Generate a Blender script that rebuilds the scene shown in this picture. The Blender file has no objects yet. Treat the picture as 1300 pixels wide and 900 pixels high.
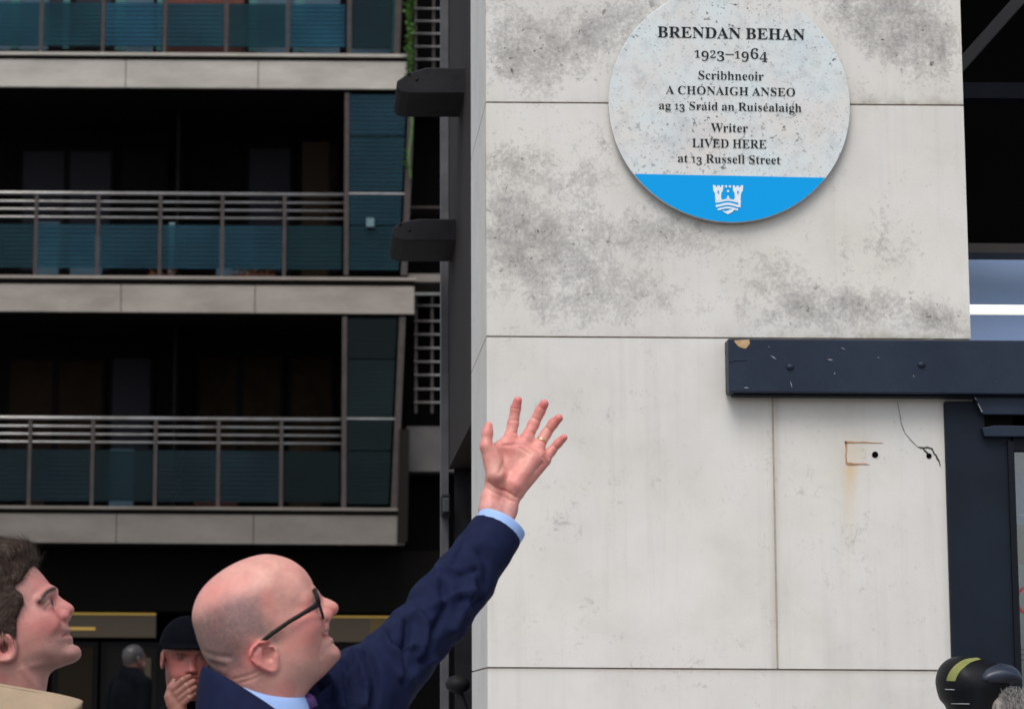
import bpy, bmesh, math, random
import numpy as np
from mathutils import Vector, Matrix

rng = np.random.default_rng(7)
random.seed(7)
R = math.radians
scene = bpy.context.scene
col = scene.collection

# ------------------------------------------------------------------ camera
FPX = 3100.0                    # focal length in photo pixels (photo 1300 x 900)
PPX, PPY = 420.0, 450.0         # principal point of the (cropped) photo
CAM = np.array([0.0, 0.0, 1.55])
PITCH = math.atan(450 / FPX)
ROLL = 0.0064
cp, sp = math.cos(PITCH), math.sin(PITCH)
Fw = np.array([0, cp, sp]); R0 = np.array([1.0, 0, 0]); U0 = np.array([0, -sp, cp])
Rw = math.cos(ROLL) * R0 + math.sin(ROLL) * U0
Uw = -math.sin(ROLL) * R0 + math.cos(ROLL) * U0
cd = bpy.data.cameras.new('camera'); cam = bpy.data.objects.new('camera', cd); col.objects.link(cam)
m = Matrix(((Rw[0], Uw[0], -Fw[0], CAM[0]), (Rw[1], Uw[1], -Fw[1], CAM[1]), (Rw[2], Uw[2], -Fw[2], CAM[2]), (0, 0, 0, 1)))
cam.matrix_world = m
cd.sensor_width = 36; cd.sensor_fit = 'HORIZONTAL'
cd.lens = 36 * FPX / 1300
cd.shift_x = (650 - PPX) / 1300
cd.clip_start = 0.05; cd.clip_end = 3000
cd.dof.use_dof = True; cd.dof.focus_distance = 5.4; cd.dof.aperture_fstop = 9.5
scene.camera = cam

# ------------------------------------------------------------------ sky, sun, exposure
w = bpy.data.worlds.new("World"); scene.world = w; w.use_nodes = True
nt = w.node_tree; bg = nt.nodes['Background']
sky = nt.nodes.new('ShaderNodeTexSky'); sky.sky_type = 'NISHITA'; sky.sun_disc = False
SUN_EL, SUN_AZ = R(58), R(200)          # azimuth measured from +Y towards +X
sky.sun_elevation = SUN_EL; sky.sun_rotation = SUN_AZ
sky.air_density = 1.0; sky.dust_density = 3.0; sky.ozone_density = 1.0
hs = nt.nodes.new('ShaderNodeHueSaturation'); hs.inputs['Saturation'].default_value = .55      # overcast: greyer than the clear sky
nt.links.new(sky.outputs[0], hs.inputs['Color']); nt.links.new(hs.outputs[0], bg.inputs[0]); bg.inputs[1].default_value = 0.10
sl = bpy.data.lights.new('sun', 'SUN'); sun = bpy.data.objects.new('sun', sl); col.objects.link(sun)
sl.energy = 0.9; sl.angle = R(35); sl.color = (1, 0.965, 0.92)
sd = Vector((math.sin(SUN_AZ) * math.cos(SUN_EL), math.cos(SUN_AZ) * math.cos(SUN_EL), math.sin(SUN_EL)))
sun.rotation_euler = sd.to_track_quat('Z', 'Y').to_euler()
scene.view_settings.view_transform = 'Standard'; scene.view_settings.look = 'None'
scene.view_settings.gamma = 1.0; scene.view_settings.use_curve_mapping = False
scene.view_settings.exposure = 0.82


# ------------------------------------------------------------------ helpers
def P(px, py, Y):
    """world point on the plane y = Y seen at photo pixel (px, py)"""
    d = Fw + (px - PPX) / FPX * Rw - (py - PPY) / FPX * Uw
    return CAM + d * ((Y - CAM[1]) / d[1])

def pix(v):
    """photo pixels of an (n,3) array of world points"""
    q = np.asarray(v, float) - CAM
    dz = q @ Fw
    return np.stack([PPX + FPX * (q @ Rw) / dz, PPY - FPX * (q @ Uw) / dz], -1)

def FX(px, Y, py=450): return P(px, py, Y)[0]
def FZ(py, Y, px=420): return P(px, py, Y)[2]

def empty(name, loc, label=None, cat=None, group=None):
    o = bpy.data.objects.new(name, None); col.objects.link(o); o.location = loc
    o.empty_display_size = 0.1
    tag(o, label, cat, group)
    return o

def tag(o, label=None, cat=None, group=None, kind=None):
    if label: o['label'] = label
    if cat: o['category'] = cat
    if group: o['group'] = group
    if kind: o['kind'] = kind
    return o

def link(name, me, mats, parent=None, smooth=False):
    o = bpy.data.objects.new(name, me); col.objects.link(o)
    for mm in (mats if isinstance(mats, (list, tuple)) else [mats]): me.materials.append(mm)
    if parent is not None:
        o.parent = parent
        r = parent
        off = Vector((0, 0, 0))
        while r is not None: off += r.location; r = r.parent
        o.location = -off
    if smooth:
        me.polygons.foreach_set('use_smooth', [True] * len(me.polygons))
    return o

def np_mesh(name, V, F):
    me = bpy.data.meshes.new(name)
    me.from_pydata([tuple(map(float, v)) for v in V], [], [tuple(int(i) for i in f) for f in F])
    me.update()
    return me

class MB:
    """collects simple shapes and links them as ONE mesh object"""
    def __init__(s): s.v = []; s.f = []
    def add(s, V, F):
        b = len(s.v); s.v += [tuple(map(float, p)) for p in V]; s.f += [tuple(i + b for i in f) for f in F]; return s
    def box(s, x0, x1, y0, y1, z0, z1):
        V = [(x, y, z) for x in (x0, x1) for y in (y0, y1) for z in (z0, z1)]
        return s.add(V, [(0, 1, 3, 2), (4, 6, 7, 5), (0, 4, 5, 1), (2, 3, 7, 6), (0, 2, 6, 4), (1, 5, 7, 3)])
    def prism(s, pts, d):
        """polygon (list of 3d points) extruded by vector d"""
        n = len(pts); pts = [np.asarray(p, float) for p in pts]; d = np.asarray(d, float)
        V = pts + [p + d for p in pts]
        F = [tuple(range(n)), tuple(range(2 * n - 1, n - 1, -1))]
        F += [(i, n + i, n + (i + 1) % n, (i + 1) % n) for i in range(n)]
        return s.add(V, F)
    def tube(s, pts, r, n=10, cap=True, sq=1.0):
        pts = [np.asarray(p, float) for p in pts]
        rs = r if isinstance(r, (list, tuple, np.ndarray)) else [r] * len(pts)
        V = []; F = []; prev = None
        for i, p in enumerate(pts):
            t = pts[min(i + 1, len(pts) - 1)] - pts[max(i - 1, 0)]; t = t / (np.linalg.norm(t) + 1e-12)
            if prev is None:
                a = np.array([0, 0, 1.0]) if abs(t[2]) < .9 else np.array([1.0, 0, 0])
            else: a = prev
            a = a - t * (a @ t); a /= np.linalg.norm(a); b = np.cross(t, a); prev = a
            for k in range(n):
                th = 2 * math.pi * k / n
                V.append(p + rs[i] * (math.cos(th) * a + sq * math.sin(th) * b))
        for i in range(len(pts) - 1):
            for k in range(n):
                k2 = (k + 1) % n
                F.append((i * n + k, i * n + k2, (i + 1) * n + k2, (i + 1) * n + k))
        if cap:
            F.append(tuple(range(n - 1, -1, -1))); e = (len(pts) - 1) * n; F.append(tuple(e + k for k in range(n)))
        return s.add(V, F)
    def ball(s, c, r, nu=14, nv=9):
        r = np.asarray([r] * 3 if np.isscalar(r) else r, float); c = np.asarray(c, float)
        V = [c + r * np.array([0, 0, 1.0])]
        for j in range(1, nv):
            ph = math.pi * j / nv
            for i in range(nu):
                th = 2 * math.pi * i / nu
                V.append(c + r * np.array([math.sin(ph) * math.cos(th), math.sin(ph) * math.sin(th), math.cos(ph)]))
        V.append(c - r * np.array([0, 0, 1.0])); n = len(V)
        F = [(0, 1 + i, 1 + (i + 1) % nu) for i in range(nu)]
        for j in range(nv - 2):
            for i in range(nu):
                a = 1 + j * nu + i; b = 1 + j * nu + (i + 1) % nu
                F.append((a, a + nu, b + nu, b))
        F += [(n - 1, n - 1 - nu + (i + 1) % nu, n - 1 - nu + i) for i in range(nu)]
        return s.add(V, F)
    def build(s, name, mats, parent=None, smooth=False, bevel=0, seg=2):
        me = bpy.data.meshes.new(name); me.from_pydata(s.v, [], s.f)
        bm = bmesh.new(); bm.from_mesh(me); bmesh.ops.recalc_face_normals(bm, faces=bm.faces)
        bm.to_mesh(me); bm.free(); me.update()
        o = link(name, me, mats, parent, smooth)
        if bevel:
            md = o.modifiers.new('bevel', 'BEVEL'); md.width = bevel; md.segments = seg; md.limit_method = 'ANGLE'
        return o

# ---- node materials
def mat(name, c, rough=0.6, c2=None, scale=8.0, detail=6, bump=0.0, bscale=None, metal=0.0, spec=0.5, coat=0, lo=.35, hi=.65, stretch=(1, 1, 1), attr=None, sss=0, sheen=0):
    m = bpy.data.materials.new(name); m.use_nodes = True; t = m.node_tree; b = t.nodes['Principled BSDF']
    b.inputs['Base Color'].default_value = (*c, 1); b.inputs['Roughness'].default_value = rough
    b.inputs['Metallic'].default_value = metal; b.inputs['Specular IOR Level'].default_value = spec
    b.inputs['Coat Weight'].default_value = coat; b.inputs['Sheen Weight'].default_value = sheen
    tc = t.nodes.new('ShaderNodeTexCoord'); mp = t.nodes.new('ShaderNodeMapping'); mp.inputs['Scale'].default_value = stretch
    t.links.new(tc.outputs['Object'], mp.inputs[0])
    src = None
    if c2 is not None:
        n = t.nodes.new('ShaderNodeTexNoise'); n.inputs['Scale'].default_value = scale; n.inputs['Detail'].default_value = detail
        n.inputs['Roughness'].default_value = .65
        t.links.new(mp.outputs[0], n.inputs['Vector'])
        r = t.nodes.new('ShaderNodeValToRGB'); r.color_ramp.elements[0].position = lo; r.color_ramp.elements[1].position = hi
        r.color_ramp.elements[0].color = (*c, 1); r.color_ramp.elements[1].color = (*c2, 1)
        t.links.new(n.outputs[0], r.inputs[0]); src = r.outputs[0]
    if attr:
        a = t.nodes.new('ShaderNodeAttribute'); a.attribute_name = attr
        if src is None: src = a.outputs['Color']
        else:
            mx = t.nodes.new('ShaderNodeMix'); mx.data_type = 'RGBA'; mx.blend_type = 'MULTIPLY'; mx.inputs[0].default_value = 1
            t.links.new(src, mx.inputs[6]); t.links.new(a.outputs['Color'], mx.inputs[7]); src = mx.outputs[2]
    if src is not None: t.links.new(src, b.inputs['Base Color'])
    if bump:
        n2 = t.nodes.new('ShaderNodeTexNoise'); n2.inputs['Scale'].default_value = bscale or scale * 6; n2.inputs['Detail'].default_value = 5
        t.links.new(mp.outputs[0], n2.inputs['Vector'])
        bp = t.nodes.new('ShaderNodeBump'); bp.inputs['Strength'].default_value = bump; bp.inputs['Distance'].default_value = .004
        t.links.new(n2.outputs[0], bp.inputs['Height']); t.links.new(bp.outputs[0], b.inputs['Normal'])
    if sss:
        b.inputs['Subsurface Weight'].default_value = sss; b.inputs['Subsurface Radius'].default_value = (1, .35, .2)
        b.inputs['Subsurface Scale'].default_value = .006
    return m

def emit(name, c, s):
    m = bpy.data.materials.new(name); m.use_nodes = True; b = m.node_tree.nodes['Principled BSDF']
    b.inputs['Base Color'].default_value = (*c, 1); b.inputs['Emission Color'].default_value = (*c, 1); b.inputs['Emission Strength'].default_value = s
    return m

# ---- numpy noise
_lat = rng.random((64, 64, 64)).astype(np.float32)
def vnoise(p, s=1.0):
    q = np.asarray(p, np.float32) * s; i = np.floor(q).astype(int); f = q - i; f = f * f * (3 - 2 * f)
    o = 0
    for a in (0, 1):
        for b in (0, 1):
            for c in (0, 1):
                wgt = (f[..., 0] if a else 1 - f[..., 0]) * (f[..., 1] if b else 1 - f[..., 1]) * (f[..., 2] if c else 1 - f[..., 2])
                o = o + wgt * _lat[(i[..., 0] + a) % 64, (i[..., 1] + b) % 64, (i[..., 2] + c) % 64]
    return o
def fbm(p, s=1.0, n=4):
    o = 0; a = .5; t = 0
    for k in range(n):
        o = o + a * vnoise(np.asarray(p) + 17.3 * k, s * 2 ** k); t += a; a *= .5
    return o / t

# ---- signed distance shapes on a grid, and the surface of a field
class Grid:
    def __init__(s, lo, hi, h):
        s.lo = np.asarray(lo, float); s.h = h; n = np.ceil((np.asarray(hi) - s.lo) / h).astype(int) + 1; s.n = n
        s.x = (s.lo[0] + h * np.arange(n[0]))[:, None, None].astype(np.float32)
        s.y = (s.lo[1] + h * np.arange(n[1]))[None, :, None].astype(np.float32)
        s.z = (s.lo[2] + h * np.arange(n[2]))[None, None, :].astype(np.float32)
    def ell(s, c, r, rot=None, sym=None):
        x, y, z = s.x - c[0], (abs(s.y - sym) + sym if sym is not None else s.y) - c[1], s.z - c[2]
        if rot is not None:
            M = np.asarray(rot).T      # rows = local axes
            x, y, z = M[0, 0] * x + M[0, 1] * y + M[0, 2] * z, M[1, 0] * x + M[1, 1] * y + M[1, 2] * z, M[2, 0] * x + M[2, 1] * y + M[2, 2] * z
        k = np.sqrt((x / r[0]) ** 2 + (y / r[1]) ** 2 + (z / r[2]) ** 2)
        k2 = np.sqrt((x / r[0] ** 2) ** 2 + (y / r[1] ** 2) ** 2 + (z / r[2] ** 2) ** 2) + 1e-6
        return k * (k - 1) / k2
    def cone(s, a, b, ra, rb, sym=None, sq=None):
        """tapered capsule; sq = (axis vector, factor) flattens it along an axis"""
        a = np.asarray(a, float); b = np.asarray(b, float); d = b - a; L2 = d @ d + 1e-12
        x, y, z = s.x - a[0], (abs(s.y - sym) + sym if sym is not None else s.y) - a[1], s.z - a[2]
        t = np.clip((x * d[0] + y * d[1] + z * d[2]) / L2, 0, 1)
        x, y, z = x - t * d[0], y - t * d[1], z - t * d[2]
        if sq is not None:
            ax = np.asarray(sq[0], float); ax /= np.linalg.norm(ax); k = sq[1] - 1
            q = x * ax[0] + y * ax[1] + z * ax[2]
            x, y, z = x + k * q * ax[0], y + k * q * ax[1], z + k * q * ax[2]
        return np.sqrt(x * x + y * y + z * z) - (ra + (rb - ra) * t)
    def chain(s, pts, rs, k=0.0, **kw):
        o = None
        for i in range(len(pts) - 1):
            c = s.cone(pts[i], pts[i + 1], rs[i], rs[i + 1], **kw)
            o = c if o is None else (smin(o, c, k) if k else np.minimum(o, c))
        return o
    def plane(s, p, n):
        n = np.asarray(n, float) / np.linalg.norm(n)
        return (s.x - p[0]) * n[0] + (s.y - p[1]) * n[1] + (s.z - p[2]) * n[2]

def smin(a, b, k):
    h = np.clip(.5 + .5 * (b - a) / k, 0, 1)
    return b * (1 - h) + a * h - k * h * (1 - h)
def smax(a, b, k): return -smin(-a, -b, k)

def surface_nets(F, g):
    """closed quad mesh of the zero set of F (negative inside)"""
    F = np.ascontiguousarray(np.broadcast_to(F, tuple(g.n)), np.float32)
    nx, ny, nz = F.shape
    S = F < 0
    cs = [S[i:nx - 1 + i, j:ny - 1 + j, k:nz - 1 + k] for i in (0, 1) for j in (0, 1) for k in (0, 1)]
    cnt = sum(c.astype(np.int8) for c in cs)
    act = (cnt > 0) & (cnt < 8)
    I = np.argwhere(act); idx = -np.ones(act.shape, int); idx[tuple(I.T)] = np.arange(len(I))
    acc = np.zeros((len(I), 3)); num = np.zeros(len(I))
    corners = [(i, j, k) for i in (0, 1) for j in (0, 1) for k in (0, 1)]
    for a in range(8):
        for b in range(a + 1, 8):
            ca, cb = np.array(corners[a]), np.array(corners[b])
            if abs(ca - cb).sum() != 1: continue
            fa = F[tuple((I + ca).T)]; fb = F[tuple((I + cb).T)]
            mk = (fa < 0) != (fb < 0)
            t = np.where(mk, fa / np.where(mk, fa - fb, 1), 0)
            acc += np.where(mk[:, None], ca + t[:, None] * (cb - ca), 0); num += mk
    V = (I + acc / num[:, None]) * g.h + g.lo
    quads = []
    for ax in range(3):
        sl0 = [slice(1, n - 1) for n in F.shape]; sl0[ax] = slice(0, F.shape[ax] - 1)
        sl1 = list(sl0); sl1[ax] = slice(1, F.shape[ax])
        A = S[tuple(sl0)]; B = S[tuple(sl1)]
        E = np.argwhere(A != B)
        off = np.ones(3, int); off[ax] = 0; E0 = E + off
        o1, o2 = [(1, 2), (2, 0), (0, 1)][ax]
        def cell(d1, d2):
            q = E0.copy(); q[:, o1] -= d1; q[:, o2] -= d2
            return idx[tuple(q.T)]
        Q = np.stack([cell(1, 1), cell(0, 1), cell(0, 0), cell(1, 0)], 1)
        flip = ~A[tuple(E.T)]
        Q[flip] = Q[flip][:, ::-1]
        quads.append(Q)
    Q = np.concatenate(quads)
    Q = Q[(Q >= 0).all(1)]
    return V, Q

def relax(V, Q, n=2, lam=.5):
    e = np.concatenate([Q[:, [0, 1]], Q[:, [1, 2]], Q[:, [2, 3]], Q[:, [3, 0]]])
    N = len(V)
    for it in range(n):
        for l in (lam, -lam * .95):
            s = np.zeros_like(V); c = np.zeros(N)
            for a, b in ((0, 1), (1, 0)):
                for k in range(3): s[:, k] += np.bincount(e[:, a], V[e[:, b], k], N)
                c += np.bincount(e[:, a], minlength=N)
            V = V + l * (s / np.maximum(c, 1)[:, None] - V)
    return V

def vnormals(V, Q):
    n = np.cross(V[Q[:, 2]] - V[Q[:, 0]], V[Q[:, 3]] - V[Q[:, 1]]); o = np.zeros_like(V)
    for j in range(4):
        for k in range(3): o[:, k] += np.bincount(Q[:, j], n[:, k], len(V))
    return o / (np.linalg.norm(o, axis=1)[:, None] + 1e-12)

def seg_dist(p, A, closed=False):
    """distance of 2d points p (n,2) to a polyline A (m,2)"""
    A = np.asarray(A, float); B = np.roll(A, -1, 0) if closed else A[1:]; A = A if closed else A[:-1]
    best = np.full(len(p), 1e9)
    for a, b in zip(A, B):
        d = b - a; t = np.clip(((p - a) @ d) / (d @ d + 1e-12), 0, 1)
        best = np.minimum(best, np.hypot(*(p - a - t[:, None] * d).T))
    return best

def inside_poly(p, A):
    A = np.asarray(A, float); B = np.roll(A, -1, 0); r = np.zeros(len(p), bool)
    for a, b in zip(A, B):
        c = (a[1] > p[:, 1]) != (b[1] > p[:, 1])
        if c.any():
            xx = a[0] + (p[:, 1] - a[1]) / (b[1] - a[1] + 1e-15) * (b[0] - a[0])
            r ^= c & (p[:, 0] < xx)
    return r

def spline(pts, n=6, closed=True):
    p = np.asarray(pts, float); N = len(p); o = []
    for i in range(N if closed else N - 1):
        if closed: a, b, c, d = p[i - 1], p[i], p[(i + 1) % N], p[(i + 2) % N]
        else: a, b, c, d = p[max(i - 1, 0)], p[i], p[i + 1], p[min(i + 2, N - 1)]
        for k in range(n):
            t = k / n
            o.append(.5 * (2 * b + (c - a) * t + (2 * a - 5 * b + 4 * c - d) * t * t + (3 * b - a - 3 * c + d) * t ** 3))
    if not closed: o.append(p[-1])
    return np.array(o)

def sd_poly(p, A):
    """positive inside"""
    d = seg_dist(p, A, True); return np.where(inside_poly(p, A), d, -d)

def idw(p, pts, vals, pw=3):
    num = 0; den = 0
    for q, v in zip(np.asarray(pts, float), vals):
        wt = 1 / (np.sum((p - q) ** 2, 1) + 1e-6) ** (pw / 2); num = num + wt * v; den = den + wt
    return num / den

def color_attr(me, C, name='Col'):
    a = me.color_attributes.new(name, 'FLOAT_COLOR', 'POINT')
    C4 = np.concatenate([C, np.ones((len(C), 1))], 1).astype(np.float32)
    a.data.foreach_set('color', C4.ravel())

def fold_displace(V, N, folds):
    """raise or sink the cloth along lines given in photo pixels on the side that faces the street: (points, sigma px, height m)"""
    p = pix(V); face = np.clip(-(N @ Fw) * 2, 0, 1); d = 0
    for pts, sg, h in folds:
        q = seg_dist(p, spline(pts, 5, False))
        d = d + h * np.exp(-(q / sg) ** 2)
    return V + N * (d * face)[:, None]

# ------------------------------------------------------------------ materials of the setting
M = {}
def stone_mat():
    m = bpy.data.materials.new('pale_stone'); m.use_nodes = True; t = m.node_tree; b = t.nodes['Principled BSDF']
    N = t.nodes.new; L = t.links.new
    tc = N('ShaderNodeTexCoord'); at = N('ShaderNodeAttribute'); at.attribute_name = 'Col'
    sp_ = N('ShaderNodeSeparateColor'); L(at.outputs['Color'], sp_.inputs[0])
    def noise(s, d, rough=.6, dist=0.0):
        n = N('ShaderNodeTexNoise'); n.inputs['Scale'].default_value = s; n.inputs['Detail'].default_value = d
        n.inputs['Roughness'].default_value = rough; n.inputs['Distortion'].default_value = dist
        L(tc.outputs['Object'], n.inputs['Vector']); return n.outputs[0]
    def ramp(src, stops):
        r = N('ShaderNodeValToRGB'); e = r.color_ramp.elements
        while len(e) < len(stops): e.new(.5)
        for el, (p, c) in zip(e, stops): el.position = p; el.color = (c, c, c, 1) if np.isscalar(c) else (*c, 1)
        L(src, r.inputs[0]); return r.outputs[0]
    def math_(op, a, b_=None):
        n = N('ShaderNodeMath'); n.operation = op; n.use_clamp = op in ('MULTIPLY', 'ADD')
        for i, v in enumerate((a, b_)):
            if v is None: continue
            if isinstance(v, (int, float)): n.inputs[i].default_value = v
            else: L(v, n.inputs[i])
        return n.outputs[0]
    def mix(f, a, b_, mode='MIX'):
        n = N('ShaderNodeMix'); n.data_type = 'RGBA'; n.blend_type = mode
        for s, v in ((n.inputs[0], f), (n.inputs[6], a), (n.inputs[7], b_)):
            if isinstance(v, (int, float)): s.default_value = v
            elif isinstance(v, tuple): s.default_value = (*v, 1)
            else: L(v, s)
        return n.outputs[2]
    base = mix(ramp(noise(3.5, 5), [(.35, 0), (.7, 1)]), (.64, .625, .59), (.72, .705, .67))
    base = mix(math_('MULTIPLY', ramp(noise(2.1, 3), [(.5, 0), (.75, 1)]), .5), base, (.67, .625, .53))
    nn = math_('ADD', math_('MULTIPLY', noise(6, 8, .68, .3), .24), math_('MULTIPLY', noise(24, 9, .74, .3), .40)); nn = math_('ADD', nn, math_('MULTIPLY', noise(95, 6, .75), .36))
    d = ramp(math_('ADD', nn, math_('MULTIPLY', sp_.outputs[0], .175)), [(.560, 0), (.62, .30), (.70, .62), (.80, 1)])
    c1 = mix(math_('MULTIPLY', d, .92), base, (.155, .15, .145))
    mp2 = N('ShaderNodeMapping'); mp2.inputs['Scale'].default_value = (30, 1, 1.3); L(tc.outputs['Object'], mp2.inputs[0])
    ns = N('ShaderNodeTexNoise'); ns.inputs['Scale'].default_value = 1.0; ns.inputs['Detail'].default_value = 6; ns.inputs['Roughness'].default_value = .7; L(mp2.outputs[0], ns.inputs['Vector'])
    c1 = mix(math_('MULTIPLY', ramp(ns.outputs[0], [(.52, 0), (.74, 1)]), .20), c1, (.42, .405, .38))
    c1 = mix(math_('MULTIPLY', ramp(noise(4.2, 8, .7, .3), [(.50, 0), (.70, 1)]), .24), c1, (.46, .45, .44))
    ar = N('ShaderNodeAttribute'); ar.attribute_name = 'Rust'; sr = N('ShaderNodeSeparateColor'); L(ar.outputs['Color'], sr.inputs[0])
    c1 = mix(sr.outputs[0], c1, (.66, .45, .17))
    # sparse dark pits of lichen
    v = ramp(noise(40, 4, .62, .3), [(.62, 0), (.69, 1)])
    c1 = mix(math_('MULTIPLY', v, math_('MULTIPLY', sp_.outputs[0], .9)), c1, (.05, .05, .045))
    # green-brown film that gathers on the lower edges
    c1 = mix(math_('MULTIPLY', math_('MULTIPLY', sp_.outputs[1], ramp(noise(18, 6), [(.35, 0), (.65, 1)])), .75), c1, (.22, .20, .13))
    # brown tint
    c1 = mix(math_('MULTIPLY', sp_.outputs[2], .8), c1, (.25, .17, .13))
    # hairline scuffs everywhere
    c1 = mix(math_('MULTIPLY', ramp(noise(11, 10, .8, .4), [(.60, 0), (.74, 1)]), .20), c1, (.30, .29, .28))
    L(c1, b.inputs['Base Color']); b.inputs['Roughness'].default_value = .75; b.inputs['Specular IOR Level'].default_value = .3
    bp = N('ShaderNodeBump'); bp.inputs['Strength'].default_value = .25; bp.inputs['Distance'].default_value = .002
    L(noise(180, 5), bp.inputs['Height']); L(bp.outputs[0], b.inputs['Normal'])
    return m
M['stone'] = stone_mat()
M['mortar'] = mat('mortar', (.20, .17, .14), .9, (.34, .29, .24), 30)
M['navy'] = mat('navy_paint', (.008, .0155, .033), .5, (.014, .024, .046), 4, bump=.15, bscale=40, spec=.3)
M['navy_dark'] = mat('navy_dark', (.006, .008, .013), .6, spec=.15)
M['navy_post'] = mat('navy_post_paint', (.005, .0095, .018), .6, (.0075, .0135, .024), 6, bump=.1, bscale=60, spec=.2)
M['bare_wood'] = mat('bare_wood', (.42, .26, .12), .8, (.55, .40, .24), 60)
M['scuff'] = mat('scuff', (.30, .31, .33), .8)
M['scuff_dim'] = mat('scuff_dim', (.05, .06, .08), .8)
M['black'] = mat('black_void', (.0025, .0025, .0025), .9, spec=.05)
M['dark'] = mat('dark_wall', (.0045, .004, .0038), .9, (.009, .008, .007), 3, spec=.1)
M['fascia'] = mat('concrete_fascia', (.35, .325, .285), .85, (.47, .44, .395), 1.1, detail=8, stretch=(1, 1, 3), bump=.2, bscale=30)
M['fascia_mid'] = mat('concrete_fascia_half_shaded', (.23, .20, .172), .85, (.325, .288, .252), 1.1, detail=8, stretch=(1, 1, 3))
M['fascia_low'] = mat('concrete_fascia_shaded', (.135, .118, .102), .85, (.185, .165, .145), 1.1, detail=8, stretch=(1, 1, 3))  # middle and low fascias: street canyon shade put into the concrete colour
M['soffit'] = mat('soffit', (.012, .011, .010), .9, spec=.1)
M['steel'] = mat('steel_rail', (.42, .42, .42), .35, (.30, .28, .26), 6, metal=.6)
M['steel_dim'] = mat('steel_post', (.048, .040, .038), .6, (.068, .057, .053), 8, spec=.2)
M['wing'] = mat('brown_cladding', (.028, .023, .021), .75, (.036, .029, .026), 4, spec=.15)
M['post_grey'] = mat('post_grey', (.085, .085, .095), .6, (.12, .12, .13), 10, spec=.2)
M['iron'] = mat('dark_iron', (.010, .010, .012), .6, (.017, .017, .020), 14, bump=.2, spec=.2)
M['curtain'] = mat('pale_curtain', (.032, .032, .040), .9, spec=.1)
M['brown_pane'] = mat('brown_blind', (.018, .011, .007), .9, (.028, .017, .010), 4, spec=.1)
M['door_dark'] = mat('door_frame_dark', (.004, .004, .0045), .7, spec=.1)
M['terracotta'] = mat('terracotta', (.16, .035, .02), .7, (.10, .02, .015), 8)
M['orange'] = mat('orange_leaf', (.55, .20, .05), .8, (.25, .10, .03), 20)
M['blue_cloth'] = mat('blue_cloth', (.02, .05, .09), .8, (.03, .07, .11), 6)
M['amber'] = emit('amber_lit', (.50, .31, .06), .20)
M['amber_dim'] = emit('amber_dim', (.050, .034, .017), .10)
M['lamp'] = emit('lamp_white', (1, .97, .88), .55)
M['blue_panel'] = mat('blue_panel', (.40, .56, .90), .5, (.44, .60, .92), 2)
M['leaf'] = mat('leaf', (.05, .14, .02), .6, (.10, .22, .04), 30)
M['asphalt'] = mat('asphalt', (.045, .045, .048), .9, (.06, .06, .06), 30, bump=.3)
M['paving'] = mat('paving', (.22, .21, .20), .85, (.28, .27, .25), 6)

def teal_glass(name, c, fac):
    m = bpy.data.materials.new(name); m.use_nodes = True; t = m.node_tree; b = t.nodes['Principled BSDF']; N = t.nodes.new; L = t.links.new
    tc = N('ShaderNodeTexCoord'); wv = N('ShaderNodeTexWave'); wv.bands_direction = 'Z'; wv.inputs['Scale'].default_value = 5.4; wv.inputs['Distortion'].default_value = 0
    L(tc.outputs['Object'], wv.inputs['Vector'])
    r = N('ShaderNodeValToRGB'); r.color_ramp.elements[0].position = .3; r.color_ramp.elements[0].color = (*[x * .42 for x in c], 1)
    r.color_ramp.elements[1].position = .7; r.color_ramp.elements[1].color = (*c, 1); L(wv.outputs[0], r.inputs[0])
    n = N('ShaderNodeTexNoise'); n.inputs['Scale'].default_value = 1.6; n.inputs['Detail'].default_value = 3; L(tc.outputs['Object'], n.inputs['Vector'])
    r2 = N('ShaderNodeValToRGB'); r2.color_ramp.elements[0].color = (.62, .66, .70, 1); r2.color_ramp.elements[1].color = (1.2, 1.15, 1.1, 1)
    r2.color_ramp.elements[0].position = .3; r2.color_ramp.elements[1].position = .7; L(n.outputs[0], r2.inputs[0])
    mx = N('ShaderNodeMix'); mx.data_type = 'RGBA'; mx.blend_type = 'MULTIPLY'; mx.inputs[0].default_value = 1
    L(r.outputs[0], mx.inputs[6]); L(r2.outputs[0], mx.inputs[7]); L(mx.outputs[2], b.inputs['Base Color'])
    b.inputs['Roughness'].default_value = .45; b.inputs['Specular IOR Level'].default_value = .15
    tr = N('ShaderNodeBsdfTransparent'); tr.inputs[0].default_value = (.45, .75, .82, 1)
    ms = N('ShaderNodeMixShader'); oi = N('ShaderNodeObjectInfo'); hv = N('ShaderNodeHueSaturation'); mr = N('ShaderNodeMapRange'); mr.inputs[3].default_value = .45; mr.inputs[4].default_value = 1.45; L(oi.outputs['Random'], mr.inputs[0]); L(mr.outputs[0], hv.inputs['Value'])
    mr2 = N('ShaderNodeMapRange'); mr2.inputs[3].default_value = .478; mr2.inputs[4].default_value = .518; L(oi.outputs['Random'], mr2.inputs[0]); L(mr2.outputs[0], hv.inputs['Hue']); L(mx.outputs[2], hv.inputs['Color']); L(hv.outputs[0], b.inputs['Base Color'])
    ms.inputs[0].default_value = fac
    L(tr.outputs[0], ms.inputs[1]); L(b.outputs[0], ms.inputs[2]); L(ms.outputs[0], t.nodes['Material Output'].inputs[0])
    return m
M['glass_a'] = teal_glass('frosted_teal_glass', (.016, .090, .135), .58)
M['glass_b'] = teal_glass('frosted_teal_glass_half_shaded', (.013, .060, .082), .60)
M['glass_c'] = teal_glass('frosted_teal_glass_shaded', (.008, .023, .029), .64)  # glass darkened in colour on the lower floors to carry the street shade
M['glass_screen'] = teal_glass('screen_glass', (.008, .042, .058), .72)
M['glass_screen_low'] = teal_glass('screen_glass_shaded', (.006, .019, .023), .76)  # lowest screen, with the same shade painted into its colour

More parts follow.
